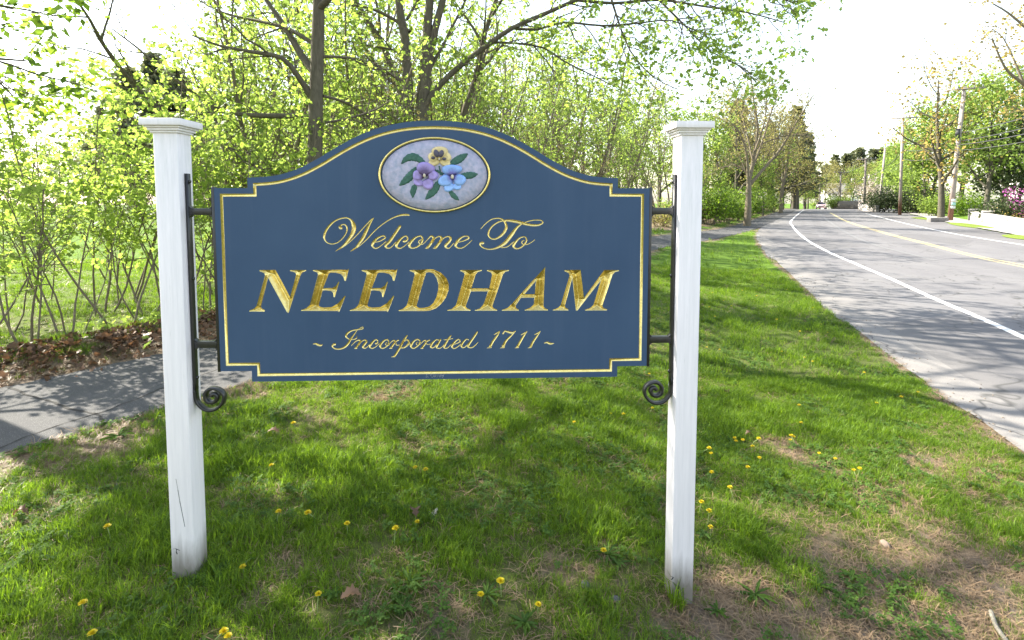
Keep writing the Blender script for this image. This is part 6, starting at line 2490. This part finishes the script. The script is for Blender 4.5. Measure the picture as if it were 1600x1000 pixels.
t = NT("verge_turf")
n1 = t.noise(t.pos(), 14, 5, 0.7)
t.bsdf(t.ramp(n1, [(0.3, (0.09, 0.13, 0.02)), (0.55, (0.13, 0.18, 0.03)), (0.75, (0.25, 0.21, 0.12))]), 0.95, 0, t.bump(n1, 0.8, 0.05), 0.1)
M['verge'] = t.m
island(1515, 353, 1.5, 9.0, "grass verge between pavement and road below the retaining wall")
island(1443, 342, 1.2, 6.0, "small grass verge left of the nearest utility pole")
island(1597, 372, 1.2, 4.0, "grass verge at the right edge of the photo")

# ================================================================== small things on the lawn
M['dandelion'] = leaf_mat("dandelion_yellow", (0.70, 0.55, 0.015), (0.5, 0.4, 0.01), 0.3, 0.15, (1, 1, 1))
M['stem_green'] = plain("dandelion_stem", (0.22, 0.28, 0.09), 0.6)


def dandelion_meshes(seed, hgt):
    r = np.random.default_rng(seed)
    lean = r.normal(0, 0.25, 2) * hgt
    mb = MB()
    top = np.array([lean[0], lean[1], hgt])
    mb.tube([(0, 0, -0.01), (lean[0] * 0.3, lean[1] * 0.3, hgt * 0.5), top], [0.0026, 0.0022, 0.0021], 5, caps=False)
    stem = mb.mesh("stem", M['stem_green'])
    Vs, Fs, n = [], [], 0
    for ring, (k, L, el) in enumerate([(16, 0.019, 0.25), (14, 0.016, 0.6), (10, 0.012, 1.0), (6, 0.008, 1.3)]):
        for j in range(k):
            a = 2 * math.pi * (j + 0.5 * ring) / k + r.normal(0, 0.06)
            e = el + r.normal(0, 0.12)
            d = np.array([math.cos(a) * math.cos(e), math.sin(a) * math.cos(e), math.sin(e)])
            s = np.array([-math.sin(a), math.cos(a), 0]) * 0.0028
            b = top + np.array([0, 0, 0.001 * ring])
            Vs += [b - s * 0.5, b + s * 0.5, b + d * L * 0.95 + s, b + d * L, b + d * L * 0.95 - s]
            Fs += [(n, n + 1, n + 2), (n, n + 2, n + 3), (n, n + 3, n + 4)]
            n += 5
    head = mesh_np("flower_head", np.array(Vs), np.array(Fs), M['dandelion'])
    at = head.attributes.new("tint", 'FLOAT', 'POINT')
    at.data.foreach_set("value", np.repeat(r.uniform(0, 1, n // 5), 5).astype(np.float32))
    return stem, head, hgt


DN = [dandelion_meshes(i, h) for i, h in enumerate((0.07, 0.05, 0.095, 0.06))]
HEADS_PX = [(128, 943), (144, 987), (172, 822), (330, 989), (355, 991), (381, 885), (461, 662), (417, 732), (649, 730), (663, 734), (432, 797), (497, 802), (543, 818), (650, 815), (616, 826),
            (495, 927), (783, 912), (752, 926), (840, 942), (940, 851), (896, 659), (1015, 638), (955, 645), (969, 649), (1111, 707), (1097, 699), (1109, 738), (1146, 768), (1149, 685), (1093, 784),
            (1107, 797), (1111, 820), (1249, 634), (1260, 664), (1371, 630), (1412, 620), (1436, 613), (1150, 685), (1162, 688), (1175, 685), (1174, 697), (1232, 681), (1237, 687), (1243, 685),
            (1280, 707), (1303, 715), (1341, 731), (1339, 738), (1187, 715), (1166, 730), (1143, 394), (1115, 457), (1160, 454), (1186, 463), (1107, 480), (1115, 496), (1105, 542), (1119, 545),
            (1223, 550), (1256, 559), (1268, 565), (1344, 580), (1284, 507), (1212, 499), (1248, 476), (1273, 482), (1294, 519), (1256, 519), (1229, 452), (1020, 585), (1130, 470), (1140, 478)]
TALL = {(1111, 820): 2, (1093, 784): 2, (495, 927): 2, (840, 942): 0}
dn_src = {}
for i, (px, py) in enumerate(HEADS_PX):
    k = TALL.get((px, py), i % 4 if py > 700 else (1, 3)[i % 2])
    st, hd, hh = DN[k]
    g = ground(px, py, hh * 1.0)
    if py > 880 and px < 400:
        w = "near the left post's foot" if px > 200 else "in the bottom left corner of the lawn"
    elif px < 330:
        w = "left of the left post"
    elif px < 560:
        w = "under the sign's left half"
    elif px < 900 and py > 840:
        w = "near the bottom middle" if px > 700 else "near the bottom edge"
    elif px < 1030:
        w = "below the middle of the sign" if px < 800 else "below the sign's right end"
    elif px < 1125 and py > 690:
        w = "close to the right post's right side"
    elif py < 600:
        w = "on the sunny lawn strip"
    else:
        w = "in shaded grass right of the post" if px < 1260 else "on the lawn near the road edge at right"
    lab = ("tall " if k == 2 else "") + "yellow dandelion in flower " + w
    if k not in dn_src:
        o = thing("dandelion", lab, "dandelion", (g.x, g.y, lawn_z([(g.x, g.y)])[0]), rs.uniform(0, 6.28), "dandelions in flower on the lawn")
        part("stem", st, o)
        part("flower_head", hd, o)
        dn_src[k] = o
    else:
        copy_tree(dn_src[k], (g.x, g.y, lawn_z([(g.x, g.y)])[0]), rs.uniform(0, 6.28), rs.uniform(0.85, 1.15), lab)


# rosettes of weeds
def rosette(seed, n, L, w):
    r = np.random.default_rng(seed)
    out = []
    for i in range(n):
        a = 2 * math.pi * i / n + r.normal(0, 0.3)
        l_ = L * r.uniform(0.6, 1.1)
        rise = r.uniform(0.1, 0.7)
        k = 7
        V, F = [], []
        for j in range(k):
            q = j / (k - 1)
            ww = w * (math.sin(math.pi * min(1, q * 0.9 + 0.08)) ** 0.8) * (1 if j % 2 else 0.6)
            c_ = np.array([math.cos(a), math.sin(a), 0]) * l_ * q
            z = l_ * rise * (q - 0.75 * q * q) + 0.006
            s = np.array([-math.sin(a), math.cos(a), 0])
            V += [(*(c_ - s * ww)[:2], z + 0.004), (*c_[:2], z - 0.002), (*(c_ + s * ww)[:2], z + 0.004)]
            if j:
                b = (j - 1) * 3
                F += [(b, b + 1, b + 4, b + 3), (b + 1, b + 2, b + 5, b + 4)]
        me = mesh_np("leaf", np.array(V), np.array(F), M['weed'], True)
        at = me.attributes.new("tint", 'FLOAT', 'POINT')
        at.data.foreach_set("value", np.full(len(V), r.uniform(0, 1), np.float32))
        out.append(me)
    return out


RO = [rosette(30, 12, 0.075, 0.009), rosette(31, 9, 0.06, 0.012), rosette(32, 15, 0.09, 0.008)]
ro_src = {}
for i, (px, py, k, lab) in enumerate([
        (630, 955, 0, "dandelion leaf rosette near the bottom edge, right of the curled oak leaf"), (640, 915, 2, "broad weed rosette above the bottom-edge rosette"),
        (520, 935, 1, "small weed rosette left of the curled oak leaf"), (760, 935, 2, "dark weed rosette under the two bottom-middle dandelions"),
        (950, 872, 2, "grey-green weed rosette left of the right post's foot"), (965, 885, 0, "second weed rosette left of the right post's foot"),
        (1100, 840, 1, "leafy weed at the right post's right side"), (1180, 935, 2, "spreading green weed right of the right post's foot"), (1120, 960, 0, "low weed below the right post's foot"),
        (1230, 925, 1, "small weed on the worn soil right of the post"), (575, 792, 1, "bright weed rosette in the shade under the sign"), (1000, 668, 0, "broad-leaved weed left of the right post"),
        (855, 700, 2, "weed rosette in the grass below the lettering"), (20, 915, 0, "round-leaved weed at the left edge of the photo"), (820, 980, 0, "weed rosette at the bottom edge below the tall dandelion"),
        (135, 680, 1, "pale weed beside the footpath at left"), (185, 685, 2, "green weed beside the footpath left of the post"), (1330, 905, 1, "weed on the straw patch left of the pale stone"),
        (1280, 920, 2, "green weed on the straw patch near the bottom right"), (110, 538, 2, "dark green weed at the foot of the leaf litter")]):
    g = ground(px, py)
    loc = (g.x, g.y, lawn_z([(g.x, g.y)])[0] + 0.012)
    if k not in ro_src:
        o = thing("weed", lab, "weed", loc, rs.uniform(0, 6.28), "low weeds in the lawn")
        for me in RO[k]:
            part("leaf", me, o)
        ro_src[k] = o
    else:
        copy_tree(ro_src[k], loc, rs.uniform(0, 6.28), rs.uniform(0.8, 1.2), lab)


# fallen leaves
def oak_leaf(seed, L, curl):
    r = np.random.default_rng(seed)
    prof = [(0, 0.02), (0.10, 0.10), (0.2, 0.30), (0.28, 0.16), (0.42, 0.46), (0.52, 0.22), (0.68, 0.40), (0.78, 0.18), (0.9, 0.22), (1.0, 0.01)]
    V, F = [], []
    for j, (q, w) in enumerate(prof):
        z = curl * L * math.sin(q * 3.1) + r.normal(0, 0.02) * L
        for s, zz in ((-1, curl * 0.9), (-0.5, curl * 0.3), (0, 0), (0.5, curl * 0.3), (1, curl * 0.7)):
            V.append((s * w * L, q * L, z + zz * w * L * 1.4 + 0.012))
        if j:
            b = (j - 1) * 5
            F += [(b + i, b + i + 1, b + i + 6, b + i + 5) for i in range(4)]
    me = mesh_np("fallen_leaf", np.array(V), np.array(F), M['litter'], True)
    at = me.attributes.new("tint", 'FLOAT', 'POINT')
    at.data.foreach_set("value", np.full(len(V), r.uniform(0.3, 1), np.float32))
    return me


OL = [oak_leaf(5, 0.095, 0.25), oak_leaf(6, 0.075, 0.5), oak_leaf(7, 0.06, -0.3)]
M['pale_leaf'] = leaf_mat("bleached_leaf", (0.45, 0.40, 0.37), (0.3, 0.26, 0.22), 0.2, 0.2, (1, 1, 1))
for px, py, k, rz, lab, pale in [(565, 938, 0, 1.9, "brown curled oak leaf at the bottom edge, right of a dandelion", 0), (650, 818, 1, 0.3, "small brown leaf touching a dandelion under the sign", 0),
                                 (670, 806, 2, -0.9, "bleached white leaf scrap in the sunny grass", 1), (113, 845, 2, 1.2, "bleached pink-white leaf scrap left of the left post", 1),
                                 (45, 812, 1, 1.8, "brown oak leaf in the grass at the left edge", 0), (437, 681, 0, 1.7, "pinkish brown leaf below the left scroll", 0), (676, 679, 2, 0.2, "tiny rust leaf below the sign's middle", 0),
                                 (1138, 622, 1, 0.1, "upright brown leaf right of the right post", 0), (1177, 688, 1, 1.4, "brown leaf amid the dandelion cluster", 0), (1230, 650, 2, 1.0, "pale brown leaf in shade near the road", 0),
                                 (215, 492, 2, 0.4, "orange dead leaf at the thicket's foot", 0), (1122, 697, 2, 0.9, "small rust leaf beside the right post", 0)]:
    g = ground(px, py)
    me = OL[k]
    if pale:
        me = me.copy()
        me.materials[0] = M['pale_leaf']
    o = solo("fallen_leaf", me, lab, "fallen leaf", "single fallen leaves on the grass", None, (g.x, g.y, lawn_z([(g.x, g.y)])[0] + 0.018), rz)

# stones, stick
def pebble(px, py, s, mat, label, seed, cat="stone"):
    r = np.random.default_rng(seed)
    bm = bmesh.new()
    bmesh.ops.create_icosphere(bm, subdivisions=3, radius=1)
    k = r.normal(0, 1, (5, 3))
    for v in bm.verts:
        f = 1 + 0.09 * sum(math.sin(3 * (v.co.x * a[0] + v.co.y * a[1] + v.co.z * a[2])) for a in k) / 2
        v.co = Vector((v.co.x * s[0] * f, v.co.y * s[1] * f, v.co.z * s[2] * f))
    me = bpy.data.meshes.new("stone")
    bm.to_mesh(me)
    bm.free()
    me.materials.append(mat)
    me.polygons.foreach_set("use_smooth", np.ones(len(me.polygons), bool))
    g = ground(px, py)
    solo("stone", me, label, cat, None, None, (g.x, g.y, lawn_z([(g.x, g.y)])[0] + s[2] * 0.45), r.uniform(0, 3))


M['pink_stone'] = stone_mat("pale_pink_stone", (0.20, 0.145, 0.11), (0.30, 0.235, 0.185), 60)
M['dark_stone'] = stone_mat("dark_stone", (0.07, 0.07, 0.075), (0.13, 0.13, 0.14), 60)
pebble(1383, 853, (0.036, 0.026, 0.022), M['pink_stone'], "pale pink stone on the straw patch at right", 1)
pebble(915, 918, (0.035, 0.025, 0.018), M['dark_stone'], "larger dark stone on the worn patch left of the right post", 2)
pebble(962, 940, (0.026, 0.024, 0.018), M['dark_stone'], "smaller dark stone nearer the right post's foot", 3)
pebble(490, 758, (0.012, 0.010, 0.010), M['pink_stone'], "tiny pale pebble in the shaded grass under the sign", 4)
M['stick'] = bark("dead_stick", (0.13, 0.115, 0.10), (0.30, 0.265, 0.23), 20)


def stick(pts, r, label):
    P = []
    for px, py in pts:
        g = ground(px, py)
        P.append((g.x, g.y, lawn_z([(g.x, g.y)])[0] + r + 0.012))
    mb = MB()
    mb.tube(smooth_poly(np.array(P), 0.02), r, 7)
    o = mb.obj("stick", M['stick'], None, True)
    o["label"], o["category"] = label, "stick"


stick([(1548, 962), (1551, 972), (1556, 985), (1566, 1000), (1580, 1018)], 0.011, "pale dead stick in the bottom right corner")
stick([(180, 772), (183, 760), (184, 754)], 0.004, "thin pale twig left of the left post")
stick([(205, 985), (235, 965), (262, 950)], 0.004, "long thin twig in the bottom left grass")

# grass tuft at the right post's foot
tm = tuft_mesh("grass_clump", 70, 0.08, 0.19, 0.035, 0.0045, 0.75, M['grass'], 99)
g = sign_world(1.205, -0.18, -0.055)
o = solo("grass_clump", tm, "long green grass tuft against the right post's foot", "grass tuft", None, None, (g.x, g.y, lawn_z([(g.x, g.y)])[0]))
o.scale = (1.25, 1.25, 0.95)

# ---- leaf litter bank beyond the path, and ground cover at the thicket's foot
r = np.random.default_rng(77)
n = 15000
y = r.uniform(3.0, 13.0, n)
idx = np.argmin(np.abs(PS[:, 1][None] - y[:, None]), 1)
off = -(0.80 + np.abs(r.normal(0.72, 0.32, n)))
base = PS[idx]
Tn = np.gradient(PS, axis=0)
Tn /= np.linalg.norm(Tn, axis=1)[:, None]
Nn = np.stack([Tn[:, 1], -Tn[:, 0]], 1)[idx]
xy = base + Nn * off[:, None] + r.normal(0, 0.1, (n, 2))
keep = (np.abs(xy[:, 0]) < xy[:, 1] * 1.25 + 0.8) & (r.uniform(0, 1, n) < np.clip(1.2 - np.abs(-off - 1.75) / 0.9, 0.12, 1)) & (r.uniform(0, 1, n) < 1.25 - y * 0.075)
xy = xy[keep]
P = np.column_stack([xy, lawn_z(xy) + r.uniform(0.004, 0.05, len(xy))])
P[:, 2] -= 0.012
hl = len(P) // 3
m1 = leaf_mesh(P[:hl], 0.085, M['litter'], r, 'maple', 0.0, "leaf_litter")
m2 = leaf_mesh(P[hl:], 0.05, M['litter'], r, 'clump', 0.0, "leaf_litter")
bm = bmesh.new()
bm.from_mesh(m1)
bm.from_mesh(m2)
bm.to_mesh(m1)
bm.free()
me = m1
solo("leaf_litter", me, "brown dead leaves heaped along the thicket's foot", kind="stuff")
n = 5200
y = r.uniform(4.5, 26.0, n)
idx = np.argmin(np.abs(PS[:, 1][None] - y[:, None]), 1)
Nn = np.stack([Tn[:, 1], -Tn[:, 0]], 1)[idx]
off = -(1.5 + np.abs(r.normal(0.7, 0.6, n)))
xy = PS[idx] + Nn * off[:, None] + r.normal(0, 0.25, (n, 2))
cl = fbm(xy[:, 0] * 1.1, xy[:, 1] * 1.1, 61)
xy = xy[(cl > 0.5) & (np.abs(xy[:, 0]) < xy[:, 1] * 1.25 + 0.8)]
P = np.column_stack([xy, lawn_z(xy) + r.uniform(0.02, 0.30, len(xy)) * (fbm(xy[:, 0] * 2, xy[:, 1] * 2, 62))])
me = leaf_mesh(P, 0.095, M['leaf_wood'], r, 'maple', 0.1, "ground_cover")
solo("ground_cover", me, "low green leaves covering the thicket floor", kind="stuff")

# ---- things alike in look are told apart by their order from the left
_lab = {}
for o in list(COL.objects):
    if o.parent is None and "category" in o and "label" in o:
        _lab.setdefault(o["label"], []).append(o)
ORD = [w + " from left" for w in ("second third fourth fifth sixth seventh eighth ninth tenth eleventh twelfth thirteenth fourteenth fifteenth sixteenth seventeenth "
                                  "eighteenth nineteenth twentieth").split()]
ORD = ["leftmost"] + ORD
for lb, os_ in _lab.items():
    if 1 < len(os_) <= 22:
        os_.sort(key=lambda o: o.location.x / max(0.5, o.location.y))
        n_ = len(os_)
        for i, o in enumerate(os_):
            nm = "rightmost" if i == n_ - 1 else "second from right" if i == n_ - 2 and n_ > 3 else ORD[i]
            o["label"] = lb + ", " + nm
